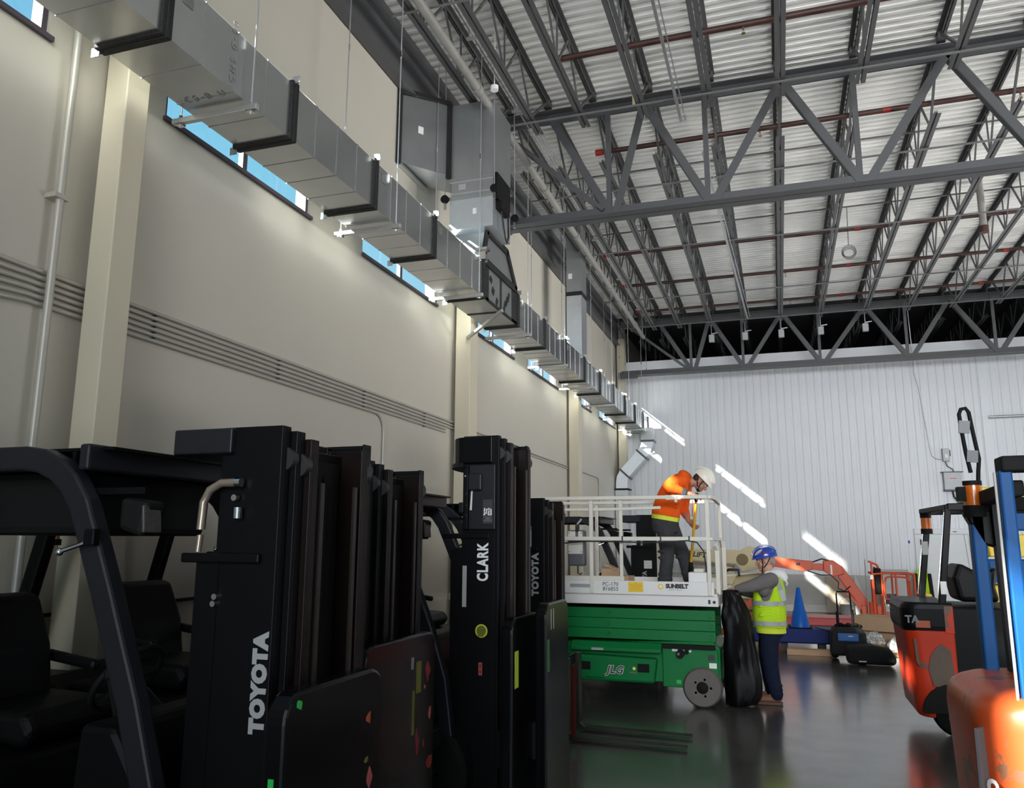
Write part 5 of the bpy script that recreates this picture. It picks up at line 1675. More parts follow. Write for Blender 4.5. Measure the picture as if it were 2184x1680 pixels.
m = MB()
loft(m, [((wx + 0.01, wy, 0.775), (0.165, 0, 0), ax * 0.205), ((wx + 0.0, wy, 0.84), (0.172, 0, 0), ax * 0.21)], 30, True, 0, 2.6)
m.build('shirt_tail', 'hem_lime', t, smooth=60)
# jeans, boots
m = MB()
loft(m, [((wx, wy, 0.88), (0.14, 0, 0), ax * 0.18), ((wx, wy, 0.78), (0.15, 0, 0), ax * 0.185), ((wx, wy, 0.72), (0.13, 0, 0), ax * 0.18)], 20, True, 0, 2.4)
for s, y in ((1, 9.86), (-1, 10.05)):
    q = 0.0 if s > 0 else -0.05
    limb(m, [(wx + q * 0.3, y, 0.78), (-0.19 + q * 0.4, y, 0.6), (-0.19 + q * 0.5, y, 0.45), (-0.165 + q * 0.8, y, 0.26), (-0.135 + q, y, 0.11)], [0.112, 0.105, 0.092, 0.082, 0.072])
    for k in range(3):
        m.lathe([(0.06, -0.012), (0.082, 0.0), (0.06, 0.012)], (-0.14 + q, y, 0.12 + 0.045 * k), 'z', 14)
blob(m, 'jeans', 'jeans_navy', t, 0.011, 4)
for s, y in ((1, 9.86), (-1, 10.05)):
    q = 0.0 if s > 0 else -0.05
    m = MB()
    m.ell((-0.25 + q, y, 0.065), (0.12, 0.05, 0.045), 16, 8)
    m.ell((-0.14 + q, y, 0.09), (0.07, 0.048, 0.07), 14, 8)
    bt = blob(m, 'boot', 'boot_brown', t, 0.008, 3)
    sole = MB().prism([(-0.37 + q, y - 0.02), (-0.34 + q, y - 0.05), (-0.10 + q, y - 0.045), (-0.07 + q, y), (-0.10 + q, y + 0.045), (-0.34 + q, y + 0.05), (-0.37 + q, y + 0.02)], 'z', 0.002, 0.035)
    sole.build('sole', 'boot_sole', bt, bevel=0.006)

# refuse bag held open
t = thing('refuse_bag', 'tall black refuse bag hanging from the standing worker\'s hand beside the lift', 'bag', (0, 0, 0))
m = MB()
prof = [(0.012, 0.12), (0.03, 0.16), (0.10, 0.182), (0.2, 0.19), (0.3, 0.192), (0.4, 0.188), (0.5, 0.182), (0.6, 0.175), (0.7, 0.166), (0.8, 0.155), (0.88, 0.146), (0.95, 0.137), (1.02, 0.126), (1.08, 0.115), (1.13, 0.104), (1.18, 0.092), (1.215, 0.082), (1.24, 0.075)]
from mathutils import noise as NZ
n = 44
for z, rx in prof:
    for j in range(n):
        a = 2 * PI * j / n
        ca, sa = math.cos(a), math.sin(a)
        ca = math.copysign(abs(ca) ** 0.8, ca)
        q = Vector((ca * 2.2, sa * 2.2, z * 2.6))
        d = 0.030 * NZ.noise(q) + 0.018 * NZ.noise(q * 2.7) + 0.011 * abs(NZ.noise(q * 5.0))
        d += 0.012 * max(0.0, z - 0.55) * math.sin(9 * a + 3 * z)
        cx = -0.672 + rx + 0.03 * max(0, z - 0.75)
        m.v.append((cx + (rx + d) * ca, 9.68 + (rx * 1.05 + d) * sa, z))
for i in range(len(prof) - 1):
    for j in range(n):
        a, b = i * n + j, i * n + (j + 1) % n
        m.f.append((a, b, b + n, a + n))
        m.mi.append(0)
m.f.append(tuple(reversed(range(n))))
m.mi.append(0)
o = m.build('bag_body', 'bag_black', t, smooth=40)
MB().tube([(-0.63, 9.62, 1.235), (-0.56, 9.6, 1.25), (-0.49, 9.62, 1.24), (-0.47, 9.7, 1.235), (-0.52, 9.79, 1.24), (-0.62, 9.78, 1.235), (-0.66, 9.7, 1.23), (-0.63, 9.62, 1.235)], 0.012, 6).build('rolled_rim', 'bag_black', t, smooth=60)

# ================================================================== RIGHT-HAND TRUCKS
def counterweight(m, x0, x1, y0, y1, prof, n=10, r=0.16):
    """rounded tail block: plan with rounded rear corners, profile of (z, rear inset)"""
    k = len(m.v)
    ring = []
    for i in range(n + 1):
        a = R(180 + 90 * i / n)
        ring.append((r + r * math.cos(a), r + r * math.sin(a), 1))
    plan = [(None, 'far')]
    loops = []
    for z, inset in prof:
        lp = []
        rr = r
        for i in range(n + 1):      # far rear corner
            a = R(90 + 90 * i / n)
            lp.append((x0 + inset + rr + rr * math.cos(a), y1 - rr + rr * math.sin(a) - inset * 0.3, z))
        for i in range(n + 1):      # near rear corner
            a = R(180 + 90 * i / n)
            lp.append((x0 + inset + rr + rr * math.cos(a), y0 + rr + rr * math.sin(a) + inset * 0.3, z))
        lp.append((x1, y0 + inset * 0.3, z))
        lp.append((x1, y1 - inset * 0.3, z))
        loops.append(lp)
    N = len(loops[0])
    for lp in loops:
        m.v += lp
    for i in range(len(loops) - 1):
        for j in range(N):
            a, b = k + i * N + j, k + i * N + (j + 1) % N
            m.f.append((a, b, b + N, a + N))
            m.mi.append(0)
    m.f.append(tuple(k + j for j in reversed(range(N))))
    m.f.append(tuple(k + (len(loops) - 1) * N + j for j in range(N)))
    m.mi += [0, 0]


# farther truck: red tail, black top, black guard posts
ra = thing('rider_truck', 'scuffed red and black rider truck at the right with black guard posts', 'forklift', (0, 0, 0))
AY0, AY1 = 8.78, 9.82
m = MB()
counterweight(m, 1.08, 1.52, AY0, AY1, [(0.16, 0.10), (0.2, 0.07), (0.5, 0.045), (0.92, 0.015), (0.96, 0.01)], 8, 0.14)
m.build('counterweight', 'truck_red', ra, bevel=0.012, smooth=40)
m = MB()
counterweight(m, 1.07, 1.52, AY0 + 0.005, AY1 - 0.005, [(0.95, 0.015), (1.0, 0.0), (1.16, 0.0), (1.20, 0.02), (1.22, 0.05)], 8, 0.14)
tp = m.build('top_cover', 'black_paint', ra, bevel=0.006)
MB().box(1.44, 1.52, AY0 - 0.004, AY0 + 0.01, 0.94, 1.19).build('worn_panel', 'truck_red', ra, bevel=0.003)
text('TOYOTA', tp, 0.105, (1.068, AY1 - 0.16, 1.055), 'letter_dim', (0, -1, 0), (0, 0, 1), 0.003, sx=1.05)
MB().box(1.19, 1.315, AY0 + 0.002, AY0 + 0.006, 0.985, 1.05).build('orange_sticker', 'decal_orange', tp)
text('TA', tp, 0.095, (1.10, AY0 + 0.0, 1.03), 'letter_dim', (1, 0, 0), (0, 0, 1), 0.003)
MB().prism([(1.16, 0.88), (1.185, 0.88), (1.20, 0.62), (1.17, 0.66)], 'y', AY0 + 0.004, AY0 + 0.01).build('scrape_mark', 'scrape', ra)
MB().prism([(1.34, 0.80), (1.40, 0.84), (1.47, 0.78), (1.49, 0.5), (1.42, 0.42), (1.30, 0.46), (1.27, 0.60), (1.29, 0.72)], 'y', AY0 - 0.003, AY0 + 0.006).build('scrape_mark', 'scrape', ra)
m = MB().box(1.5, 3.3, AY0 + 0.04, AY1 - 0.04, 0.2, 1.18)
m.build('chassis', 'black_paint', ra, bevel=0.02)
m = MB().prism([(1.30 + 0.27 * math.cos(R(a)), 0.21 + 0.27 * math.sin(R(a))) for a in range(0, 181, 15)], 'y', AY0 - 0.012, AY0 + 0.02)
o = m.build('wheel_arch', 'black_matte', ra)
o.location.x = 0.16
wheel(ra, 1.49, AY0 + 0.10, 0.21, 0.16, 'drive_wheel', -1, 'rubber', 'control_cream')  # hub coloured cream for the sunlight falling on it
wheel(ra, 2.9, AY0 + 0.12, 0.21, 0.16, 'load_wheel', -1)
for (xa, xb, y) in ((1.44, 1.565, AY0 + 0.06), (1.395, 1.525, AY1 - 0.10)):
    MB().bar((xa, y, 1.20), (xb, y, 2.12), 0.075, 0.06, (1, 0, 0)).build('guard_post', 'black_paint', ra, bevel=0.008)
    MB().bar((xa - 0.037, y - 0.02, 1.25), (xb - 0.037, y - 0.02, 2.08), 0.012, 0.006, (1, 0, 0)).build('bright_edge', 'chrome', ra)
MB().box(1.435, 1.49, AY0 + 0.016, AY0 + 0.021, 1.3, 1.42).build('sticker', 'paper_white', ra)
MB().box(1.435, 1.495, AY1 - 0.14, AY1 - 0.135, 1.66, 1.80).build('sticker', 'letter_grey', ra)
MB().bar((1.56, AY0 + 0.06, 2.13), (2.9, AY0 + 0.06, 2.15), 0.08, 0.07).bar((1.46, AY1 - 0.1, 2.11), (2.9, AY1 - 0.1, 2.13), 0.07, 0.06).bar((1.57, AY0 + 0.03, 2.13), (1.48, AY1 - 0.06, 2.12), 0.07, 0.05).build('guard_roof_frame', 'black_paint', ra, bevel=0.008)
for k in range(6):
    MB().bar((1.7 + 0.2 * k, AY0 + 0.06, 2.15), (1.66 + 0.2 * k, AY1 - 0.1, 2.14), 0.03, 0.05).build('roof_bar', 'black_paint', ra)
MB().box(1.72, 2.1, AY0 + 0.1, AY0 + 0.4, 2.185, 2.20).build('paper_on_roof', 'paper_white', ra)
st = MB().cyl((1.50, AY1 - 0.11, 1.93), (1.50, AY1 - 0.11, 2.05), 0.05, n=14).build('beacon', 'amber', ra, smooth=40)
MB().cyl((1.50, AY1 - 0.11, 1.88), (1.50, AY1 - 0.11, 1.935), 0.058, n=14).cyl((1.50, AY1 - 0.11, 2.05), (1.5, AY1 - 0.11, 2.11), 0.055, n=14).build('beacon_mount', 'black_matte', st, smooth=40)
m = MB().prism([(1.64, 1.60), (1.82, 1.50), (1.98, 1.56), (1.95, 1.36), (1.98, 1.22), (1.62, 1.22), (1.58, 1.45)], 'y', AY0 + 0.2, AY0 + 0.7)
m.build('seat_back', 'seat_vinyl', ra, bevel=0.05, seg=3)
MB().cyl((1.95, AY0 + 0.25, 1.24), (1.9, AY0 + 0.25, 1.42), 0.02, n=8).build('control_handle', 'black_matte', ra, smooth=40)

# nearer truck: orange tail, blue guard posts
rb = thing('rider_truck', 'nearest truck at the right edge, scuffed orange tail and blue guard posts', 'forklift', (0, 0, 0))
BY0, BY1 = 4.35, 5.45
m = MB()
counterweight(m, 0.83, 1.20, BY0, BY1, [(0.12, 0.06), (0.2, 0.03), (0.62, 0.015), (0.93, 0.0), (1.0, 0.008), (1.04, 0.03), (1.065, 0.065), (1.08, 0.11), (1.087, 0.16)], 12, 0.26)
m.build('counterweight', 'truck_orange', rb, smooth=50)
m = MB().prism([(0.93, 0.42), (1.06, 0.93), (1.15, 0.95), (1.3, 0.9), (1.3, 0.4)], 'y', BY0 - 0.004, BY0 + 0.02)
m.build('scrape_mark', 'scrape', rb)
g = MB().prism([(0.935, 0.42), (0.965, 0.42), (0.905, 0.93), (0.875, 0.97)], 'y', BY0 + 0.06, BY0 + 0.1)
g = MB()
g.bar((0.845, BY0 + 0.13, 0.45), (0.845, BY0 + 0.13, 0.93), 0.10, 0.012, (1, -0.7, 0))
gb = g.build('grey_badge_strip', 'bracket_grey', rb)
text('COM', gb, 0.08, (0.846, BY0 + 0.085, 0.72), 'letter_white', (0, 0, -1), (0.57, -0.82, 0), 0.005)
m = MB().box(1.19, 3.2, BY0 + 0.02, BY1 - 0.02, 0.15, 0.98)
m.build('chassis', 'black_paint', rb, bevel=0.02)
bz = MB().box(1.2, 2.4, BY0 + 0.3, BY1 - 0.05, 0.98, 1.16).build('battery_cover', 'black_paint', rb, bevel=0.02)
text('T', bz, 0.12, (1.5, BY0 + 0.29, 1.02), 'letter_dim', (1, 0, 0), (0, 0, 1), 0.004)
wheel(rb, 1.65, BY0 + 0.1, 0.22, 0.17, 'drive_wheel', -1)
wheel(rb, 2.9, BY0 + 0.1, 0.22, 0.17, 'load_wheel', -1)
MB().bar((1.05, BY0 + 0.12, 0.98), (1.05, BY0 + 0.12, 2.13), 0.09, 0.06, (1, 0, 0)).build('blue_post', 'truck_blue', rb, bevel=0.01)
MB().bar((1.003, BY0 + 0.085, 1.0), (1.003, BY0 + 0.085, 2.12), 0.012, 0.01, (1, 0, 0)).build('worn_edge', 'letter_grey', rb)
MB().bar((1.085, BY1 - 0.13, 0.98), (1.085, BY1 - 0.13, 1.95), 0.10, 0.07, (1, 0, 0)).build('blue_post', 'truck_blue', rb, bevel=0.01)
MB().bar((1.03, BY0 + 0.12, 2.16), (2.5, BY0 + 0.12, 2.17), 0.14, 0.075).build('guard_beam', 'black_matte', rb, bevel=0.01)
MB().bar((1.10, BY1 - 0.13, 2.0), (2.5, BY1 - 0.13, 2.02), 0.12, 0.08).bar((1.12, BY0 + 0.2, 2.05), (1.12, BY1 - 0.1, 2.03), 0.07, 0.08).build('guard_cross_beam', 'black_matte', rb, bevel=0.01)
MB().prism([(1.02, 1.95), (1.10, 1.78), (1.22, 1.74), (1.26, 2.05), (1.10, 2.05)], 'y', BY1 - 0.18, BY1 - 0.08).build('black_bracket', 'black_paint', rb, bevel=0.01)
MB().bar((1.19, BY1 - 0.2, 0.98), (1.18, BY1 - 0.2, 2.0), 0.07, 0.06, (1, 0, 0)).build('inner_post', 'black_paint', rb)
st = MB().cyl((1.065, BY1 - 0.22, 1.99), (1.065, BY1 - 0.22, 2.11), 0.052, 0.045, n=16).build('beacon', 'amber', rb, smooth=40)
MB().cyl((1.065, BY1 - 0.22, 1.93), (1.065, BY1 - 0.22, 1.995), 0.06, n=16).build('beacon_base', 'black_matte', st, smooth=40)
MB().cyl((1.065, BY1 - 0.22, 2.11), (1.065, BY1 - 0.22, 2.135), 0.05, n=16).build('beacon_cap', 'black_matte', st, smooth=40)
MB().box(0.98, 1.02, BY1 - 0.27, BY1 - 0.2, 2.02, 2.10).build('beacon_mount', 'black_matte', st, smooth=40)
# black loop hand rail standing on the guard with two grey clamps
t = thing('loop_bracket', 'upright black tube loop with two grey plates above the amber beacon', 'bracket', (1.09, BY1 - 0.12, 0))
MB().tube([(0.02, 0, 2.05), (0.035, 0, 2.2), (0.045, 0, 2.27), (0.03, 0, 2.4), (0.015, 0, 2.55), (0.0, 0, 2.575), (-0.025, 0, 2.57), (-0.037, 0, 2.54), (-0.03, 0, 2.42), (-0.02, 0, 2.3), (-0.005, 0, 2.19)], 0.0115, 10).build('tube', 'black_matte', t, smooth=60)
MB().cbox((-0.02, -0.02, 2.46), (0.058, 0.012, 0.075), Matrix.Rotation(R(6), 3, 'Y')).build('grey_plate', 'bracket_grey', t)
MB().cbox((0.008, -0.02, 2.285), (0.058, 0.012, 0.07), Matrix.Rotation(R(6), 3, 'Y')).build('grey_plate', 'bracket_grey', t)
# things seen past the blue posts
t = thing('storage_tote', 'stack of yellow and blue bins on a rack behind the blue posts', 'bins', (3.3, 14.4, 0))
for k, (z, c) in enumerate(((0.02, 'truck_blue'), (0.42, 'truck_blue'), (0.82, 'yellow_plastic'), (1.2, 'truck_blue'), (1.58, 'yellow_plastic'), (1.98, 'truck_blue'), (2.3, 'yellow_plastic'))):
    m = MB().prism([(-0.28, z), (0.5, z), (0.54, z + 0.34), (-0.32, z + 0.34)], 'y', -0.3, 0.3)
    m.build('bin', c, t, bevel=0.02)

# ================================================================== MIDDLE GROUND: BOOM LIFTS, TRAILER, BAGS, CARTONS
bl = thing('boom_lift', 'orange articulated boom lift with railed basket by the white wall', 'boom lift', (0, 0, 0))
BO = 'boom_orange'
y = 18.5
MB().prism([(-0.42, 1.47), (-0.26, 1.485), (0.5, 1.41), (0.62, 1.40), (0.60, 1.22), (0.45, 1.19), (-0.2, 1.28), (-0.42, 1.28)], 'y', y - 0.11, y + 0.11).build('upper_boom', BO, bl, bevel=0.01)
MB().prism([(0.45, 1.36), (1.0, 1.345), (1.0, 1.18), (0.45, 1.24)], 'y', y - 0.07, y + 0.07).build('inner_boom', BO, bl, bevel=0.008)
MB().prism([(0.82, 1.41), (1.02, 1.42), (1.16, 1.32), (1.22, 1.14), (1.0, 1.08), (0.82, 1.2)], 'y', y - 0.13, y + 0.13).build('knuckle', BO, bl, bevel=0.015)
MB().box(0.955, 0.99, y - 0.135, y - 0.13, 1.13, 1.33).build('white_plate', 'paper_white', bl)
MB().box(0.28, 0.36, y - 0.113, y - 0.109, 1.31, 1.36).build('dark_label', 'print_dark', bl)
MB().bar((1.10, y, 1.26), (1.66, y, 0.40), 0.2, 0.17, (0, 1, 0)).build('jib_boom', BO, bl, bevel=0.012)
MB().bar((1.02, y - 0.1, 1.05), (1.5, y - 0.1, 0.45), 0.05, 0.05).build('jib_link', BO, bl)
MB().tube([(0.5, y - 0.12, 1.2), (0.75, y - 0.14, 1.12), (0.95, y - 0.14, 1.12), (1.1, y - 0.14, 0.98), (1.08, y - 0.14, 0.85), (1.2, y - 0.14, 0.8), (1.32, y - 0.12, 0.9)], 0.012, 6).build('hydraulic_hose', 'cable_black', bl, smooth=60)
MB().tube([(0.62, y, 1.38), (0.8, y - 0.05, 1.45), (0.95, y, 1.41)], 0.015, 6).build('hydraulic_hose', 'cable_black', bl, smooth=60)
MB().box(1.5, 1.95, y - 0.15, y + 0.2, 0.30, 0.52).cyl((1.72, y - 0.1, 0.25), (1.72, y - 0.1, 0.6), 0.1, n=12).build('basket_rotator', BO, bl, bevel=0.01)
bx0, bx1, by0, by1 = 1.72, 2.52, 18.3, 19.1
MB().box(bx0, bx1, by0, by1, 0.16, 0.36).build('basket_floor', BO, bl, bevel=0.01)
text('GENIE', bl, 0.0, (2.1, by0 - 0.005, 0.24), 'letter_white') if False else None
MB().box(2.02, 2.32, by0 - 0.004, by0, 0.235, 0.285).build('faded_lettering', 'letter_grey', bl)


def pipe(name, pts, r=0.022):
    return MB().tube(pts, r, 8).build(name, BO, bl, smooth=60)


pipe('basket_top_rail', [(bx0 + 0.02, by0, 1.15), (bx0 + 0.3, by0, 1.18), (bx1, by0, 1.16), (bx1, by1, 1.16), (bx0 + 0.02, by1, 1.16)])
for x in (1.76, 1.92, 2.18, 2.40, bx1):
    pipe('basket_post', [(x, by0, 0.3), (x, by0, 1.16)], 0.026 if x > 2.35 else 0.02)
for x in (1.8, 2.2, bx1):
    pipe('basket_post', [(x, by1, 0.3), (x, by1, 1.16)], 0.02)
pipe('basket_gate_frame', [(1.97, by0 - 0.02, 0.66), (1.95, by0 - 0.02, 0.95), (2.0, by0 - 0.02, 1.09), (2.1, by0 - 0.02, 1.12), (2.36, by0 - 0.02, 1.10), (2.43, by0 - 0.02, 1.02), (2.43, by0 - 0.02, 0.74), (2.36, by0 - 0.02, 0.67), (1.97, by0 - 0.02, 0.66)], 0.02)
pipe('mast_tube', [(1.74, by0, 0.3), (1.74, by0, 1.38), (1.68, by0, 1.41)], 0.02)
pipe('mast_tube', [(1.9, by0 + 0.05, 0.3), (1.9, by0 + 0.05, 1.22), (1.85, by0 + 0.05, 1.34), (1.7, by0 + 0.05, 1.41)], 0.022)
pipe('mast_tube', [(1.82, by0 + 0.3, 0.3), (1.82, by0 + 0.3, 1.3)], 0.022)
MB().cyl((1.62, by0 - 0.05, 0.25), (1.62, by0 - 0.05, 1.45), 0.013, n=8).build('pale_rod', 'strut_zinc', bl, smooth=40)
MB().box(1.78, 1.92, by0 + 0.02, by0 + 0.2, 0.75, 1.28).build('control_console', 'black_matte', bl, bevel=0.03)
MB().box(1.70, 1.76, by0 - 0.02, by0 + 0.02, 1.05, 1.14).build('white_card', 'paper_white', bl)
MB().box(1.98, 2.20, by0 + 0.1, by0 + 0.2, 0.55, 0.76).build('foot_control', 'print_dark', bl, bevel=0.01)
MB().box(-1.8, 1.4, 18.7, 19.6, 0.05, 0.22).build('base_frame', 'frame_red', bl, bevel=0.02)
for x in (-1.4,):
    wheel(bl, x, 18.72, 0.33, 0.2, 'wheel', -1)
MB().bar((-0.28, 18.5, 1.38), (-0.16, 18.9, 0.2), 0.18, 0.18, (0, 1, 0)).build('riser_boom', BO, bl, bevel=0.01)
MB().bar((-0.72, 14.9, 1.02), (-0.35, 14.9, 1.35), 0.06, 0.06).build('stray', BO, bl) if False else None
o = MB().bar((-1.34, 12.6, 0.03), (-0.12, 12.6, 1.28), 0.07, 0.07, (0, 1, 0)).build('orange_strut', 'boom_orange')
tag(o, 'slanting orange steel strut glimpsed between the bag and the worker', 'strut')

cb = thing('boom_lift', 'cream boom lift with slanted black lettering behind the scissor lift railings', 'boom lift', (0, 0, 0))
y = 20.4
b1 = MB().prism([(-3.2, 1.70), (-2.2, 1.63), (-0.95, 1.60), (-0.75, 1.70), (-0.35, 1.62), (-0.28, 1.2), (-0.9, 1.10), (-1.05, 1.28), (-2.2, 1.38), (-3.2, 1.44)], 'y', y - 0.12, y + 0.12).build('main_boom', 'boom_cream', cb, bevel=0.01)
text('JLG LIFT', b1, 0.17, (-2.36, y - 0.124, 1.475), 'print_dark', (0.995, 0, -0.09), (0.09, 0, 0.995), 0.006, 0.2)
MB().prism([(-2.3, 1.36), (-1.1, 1.25), (-1.1, 1.18), (-2.3, 1.26)], 'y', y - 0.1, y + 0.1).build('boom_underside', 'boom_brown', cb)
MB().prism([(-1.45, 1.25), (-1.15, 1.2), (-1.05, 1.0), (-1.15, 0.78), (-1.35, 0.82), (-1.42, 1.0)], 'y', y - 0.16, y + 0.16).build('tilt_bracket', 'boom_cream', cb, bevel=0.01)
MB().cyl((-0.9, y - 0.13, 1.38), (-0.9, y - 0.12, 1.38), 0.14, n=20).build('boom_end_recess', 'boom_brown', cb)
MB().prism([(-2.2, 0.45), (0.0, 0.45), (0.0, 0.92), (-0.6, 1.08), (-1.3, 1.0), (-2.2, 1.0)], 'y', y + 0.2, y + 0.9).build('turntable_cover', 'boom_cream', cb, bevel=0.02)
MB().bar((-1.45, y - 0.15, 0.98), (-0.3, y - 0.15, 1.12), 0.04, 0.03).build('white_rail', 'paper_white', cb)
MB().tube([(-1.5, y - 0.2, 1.02), (-1.2, y - 0.22, 1.15), (-1.0, y - 0.22, 1.14), (-0.98, y - 0.2, 1.0)], 0.03, 8).build('hose_bundle', 'cable_black', cb, smooth=60)
MB().tube([(-0.55, y - 0.2, 0.5), (-0.52, y - 0.22, 0.75), (-0.4, y - 0.22, 0.84), (-0.2, y - 0.2, 0.9)], 0.03, 8).build('hose_bundle', 'cable_black', cb, smooth=60)
MB().box(-2.3, -0.1, y, y + 0.95, 0.2, 0.45).build('base_frame', 'boom_brown', cb, bevel=0.02)
for x in (-1.9, -0.4):
    wheel(cb, x, y + 0.1, 0.3, 0.2, 'wheel', -1)

# pallet of plastic-wrapped goods seen under the worker on the lift
o = MB().cbox((-1.45, 16.0, 0.55), (1.0, 0.9, 0.85)).cbox((-1.45, 16.0, 0.06), (1.1, 1.0, 0.12)).build('wrapped_pallet', 'hood_white', bevel=0.03)
tag(o, 'pale plastic wrapped pallet load behind the scissor lift', 'pallet')

# blue trailer beam, cone, planks
tr = thing('blue_trailer', 'low dark blue steel trailer bed lying across the hall under the blue cone', 'trailer', (0, 0, 0))
MB().box(-0.9, 0.75, 14.5, 15.3, 0.15, 0.36).build('bed', 'trailer_blue', tr, bevel=0.01)
MB().box(-0.9, 0.8, 14.47, 14.5, 0.17, 0.385).build('side_rail', 'trailer_blue', tr, bevel=0.006)
MB().box(-0.62, -0.54, 14.465, 14.47, 0.24, 0.25).build('reflector', 'paper_white', tr)
for x in (-0.7, -0.1, 0.5):
    MB().box(x, x + 0.12, 14.6, 15.2, 0.0, 0.15).build('foot', 'print_dark', tr)
MB().tube([(0.72, 14.42, 0.36), (0.8, 14.35, 0.3), (0.84, 14.3, 0.2)], 0.012, 6).tube([(0.45, 14.44, 0.42), (0.75, 14.4, 0.36), (0.84, 14.34, 0.33)], 0.01, 6).build('cable_tail', 'cable_black', tr, smooth=60)
cn = thing('traffic_cone', 'tall blue traffic cone standing on the blue trailer bed', 'cone', (0.235, 14.8, 0.36))
MB().lathe([(0.155, 0.03), (0.15, 0.05), (0.105, 0.29), (0.095, 0.30), (0.03, 0.665), (0.022, 0.675)], (0, 0, 0), 'z', 32).build('cone_body', 'cone_blue', cn, smooth=50)
MB().prism([(-0.19, -0.17), (-0.17, -0.19), (0.17, -0.19), (0.19, -0.17), (0.19, 0.17), (0.17, 0.19), (-0.17, 0.19), (-0.19, 0.17)], 'z', 0.001, 0.03).build('cone_base', 'rubber', cn, bevel=0.006)
o = MB().box(0.0, 0.72, 14.2, 14.4, 0.0, 0.09).build('timber_block', 'plank', bevel=0.006)
tag(o, 'pale timber beam on the floor in front of the blue trailer', 'timber')
o = MB().box(-0.6, 1.0, 16.3, 16.42, 0.17, 0.27).box(-0.5, -0.4, 16.3, 16.42, 0.0, 0.17).box(0.85, 0.95, 16.3, 16.42, 0.0, 0.17).build('red_beam', 'dark_red', bevel=0.006)
tag(o, 'red steel beam on the floor behind the blue cone', 'beam')
# tool bag on wheels with telescopic handle
tb = thing('rolling_tool_bag', 'black rolling tool bag with raised handle and blue front pocket', 'tool bag', (0.92, 13.9, 0))
MB().prism([(-0.28, 0.08), (0.26, 0.08), (0.24, 0.42), (0.18, 0.5), (-0.2, 0.5), (-0.26, 0.42)], 'y', -0.2, 0.2).build('bag_body', 'fabric_black', tb, bevel=0.04, seg=3)
MB().box(-0.17, 0.13, -0.235, -0.2, 0.30, 0.42).build('blue_pocket', 'tool_blue', tb, bevel=0.02)
MB().box(-0.02, 0.05, -0.237, -0.235, 0.375, 0.385).build('pocket_label', 'letter_white', tb)
MB().tube([(-0.12, 0.15, 0.45), (-0.13, 0.15, 0.98), (-0.12, 0.15, 1.02), (0.06, 0.15, 1.02), (0.07, 0.15, 0.98), (0.09, 0.15, 0.45)], 0.012, 8).build('pull_handle', 'black_matte', tb, smooth=60)
MB().tube([(-0.135, 0.15, 0.45), (-0.135, 0.15, 0.72)], 0.02, 8).tube([(0.09, 0.15, 0.45), (0.09, 0.15, 0.75)], 0.02, 8).build('handle_sleeve', 'black_matte', tb, smooth=60)
for k in range(7):
    MB().ell((-0.16 + 0.055 * k, -0.02, 0.51 + 0.02 * (k % 2)), (0.04, 0.07, 0.03), 10, 6).build('tool_grip', 'rubber', tb, smooth=60)
for x in (-0.2, 0.18):
    MB().lathe([(0.02, -0.02), (0.06, -0.02), (0.06, 0.02), (0.02, 0.02)], (x, 0.18, 0.062), 'y', 14).build('wheel', 'rubber', tb, smooth=40)
hb = thing('open_tool_bag', 'low black tool bag with tan straps beside the rolling tool bag', 'tool bag', (1.24, 13.46, 0))
MB().prism([(-0.4, 0.02), (0.26, 0.02), (0.28, 0.12), (0.2, 0.26), (-0.05, 0.3), (-0.4, 0.26)], 'y', -0.17, 0.17).build('bag_body', 'fabric_black', hb, bevel=0.05, seg=3)
for x in (-0.02, 0.08):
    MB().bar((x - 0.05, -0.06, 0.255), (x + 0.05, -0.04, 0.29), 0.03, 0.06).build('tan_strap', 'tool_tan', hb, bevel=0.006)
MB().box(-0.24, -0.14, -0.182, -0.176, 0.06, 0.075).build('badge', 'letter_white', hb)
# cartons, plastic, plank
o = MB().cbox((1.56, 15.5, 0.43), (0.72, 0.5, 0.24), Matrix.Rotation(R(-24), 3, 'Z')).build('cardboard_box', 'cardboard', bevel=0.008)
tag(o, 'large cardboard carton resting on a smaller box and crumpled plastic', 'box')
MB().cbox((1.62, 15.24, 0.45), (0.16, 0.004, 0.05), Matrix.Rotation(R(-24), 3, 'Z')).build('printed_marks', 'scrape', o)
o = MB().cbox((1.24, 15.6, 0.155), (0.34, 0.36, 0.29), Matrix.Rotation(R(8), 3, 'Z')).build('lower_carton', 'plywood', bevel=0.006)
tag(o, 'smaller tan carton underneath the large cardboard carton', 'box')
o = MB().cbox((1.72, 15.5, 0.155), (0.36, 0.36, 0.29), Matrix.Rotation(R(-20), 3, 'Z')).build('lower_carton', 'cardboard', bevel=0.006)
tag(o, 'plain carton half wrapped in film supporting the large carton', 'box')
for k, (x, y, sx, sz) in enumerate(((1.38, 14.98, 0.2, 0.16), (1.72, 14.92, 0.16, 0.14), (2.02, 15.02, 0.2, 0.17))):
    m = MB().ell((0, 0, sz * 0.8), (sx * 0.85, 0.15, sz), 20, 12)
    rg = random.Random(k)
    m.v = [(a * (1 + rg.uniform(-.16, .16)), b * (1 + rg.uniform(-.16, .16)), max(0.003, c * (1 + rg.uniform(-.2, .2)))) for a, b, c in m.v]
    o = m.build('plastic_wrap', 'plastic_film', loc=(x, y, 0))
    tag(o, ('crumpled clear plastic film left of the cartons', 'crumpled clear plastic film in front of the cartons', 'crumpled clear plastic film at the right of the cartons')[k], 'plastic')
o = MB().cbox((1.65, 14.6, 0.012), (1.0, 0.22, 0.02), Matrix.Rotation(R(-8), 3, 'Z')).build('loose_board', 'plank')
tag(o, 'thin pale board lying flat in front of the plastic wrap', 'board')
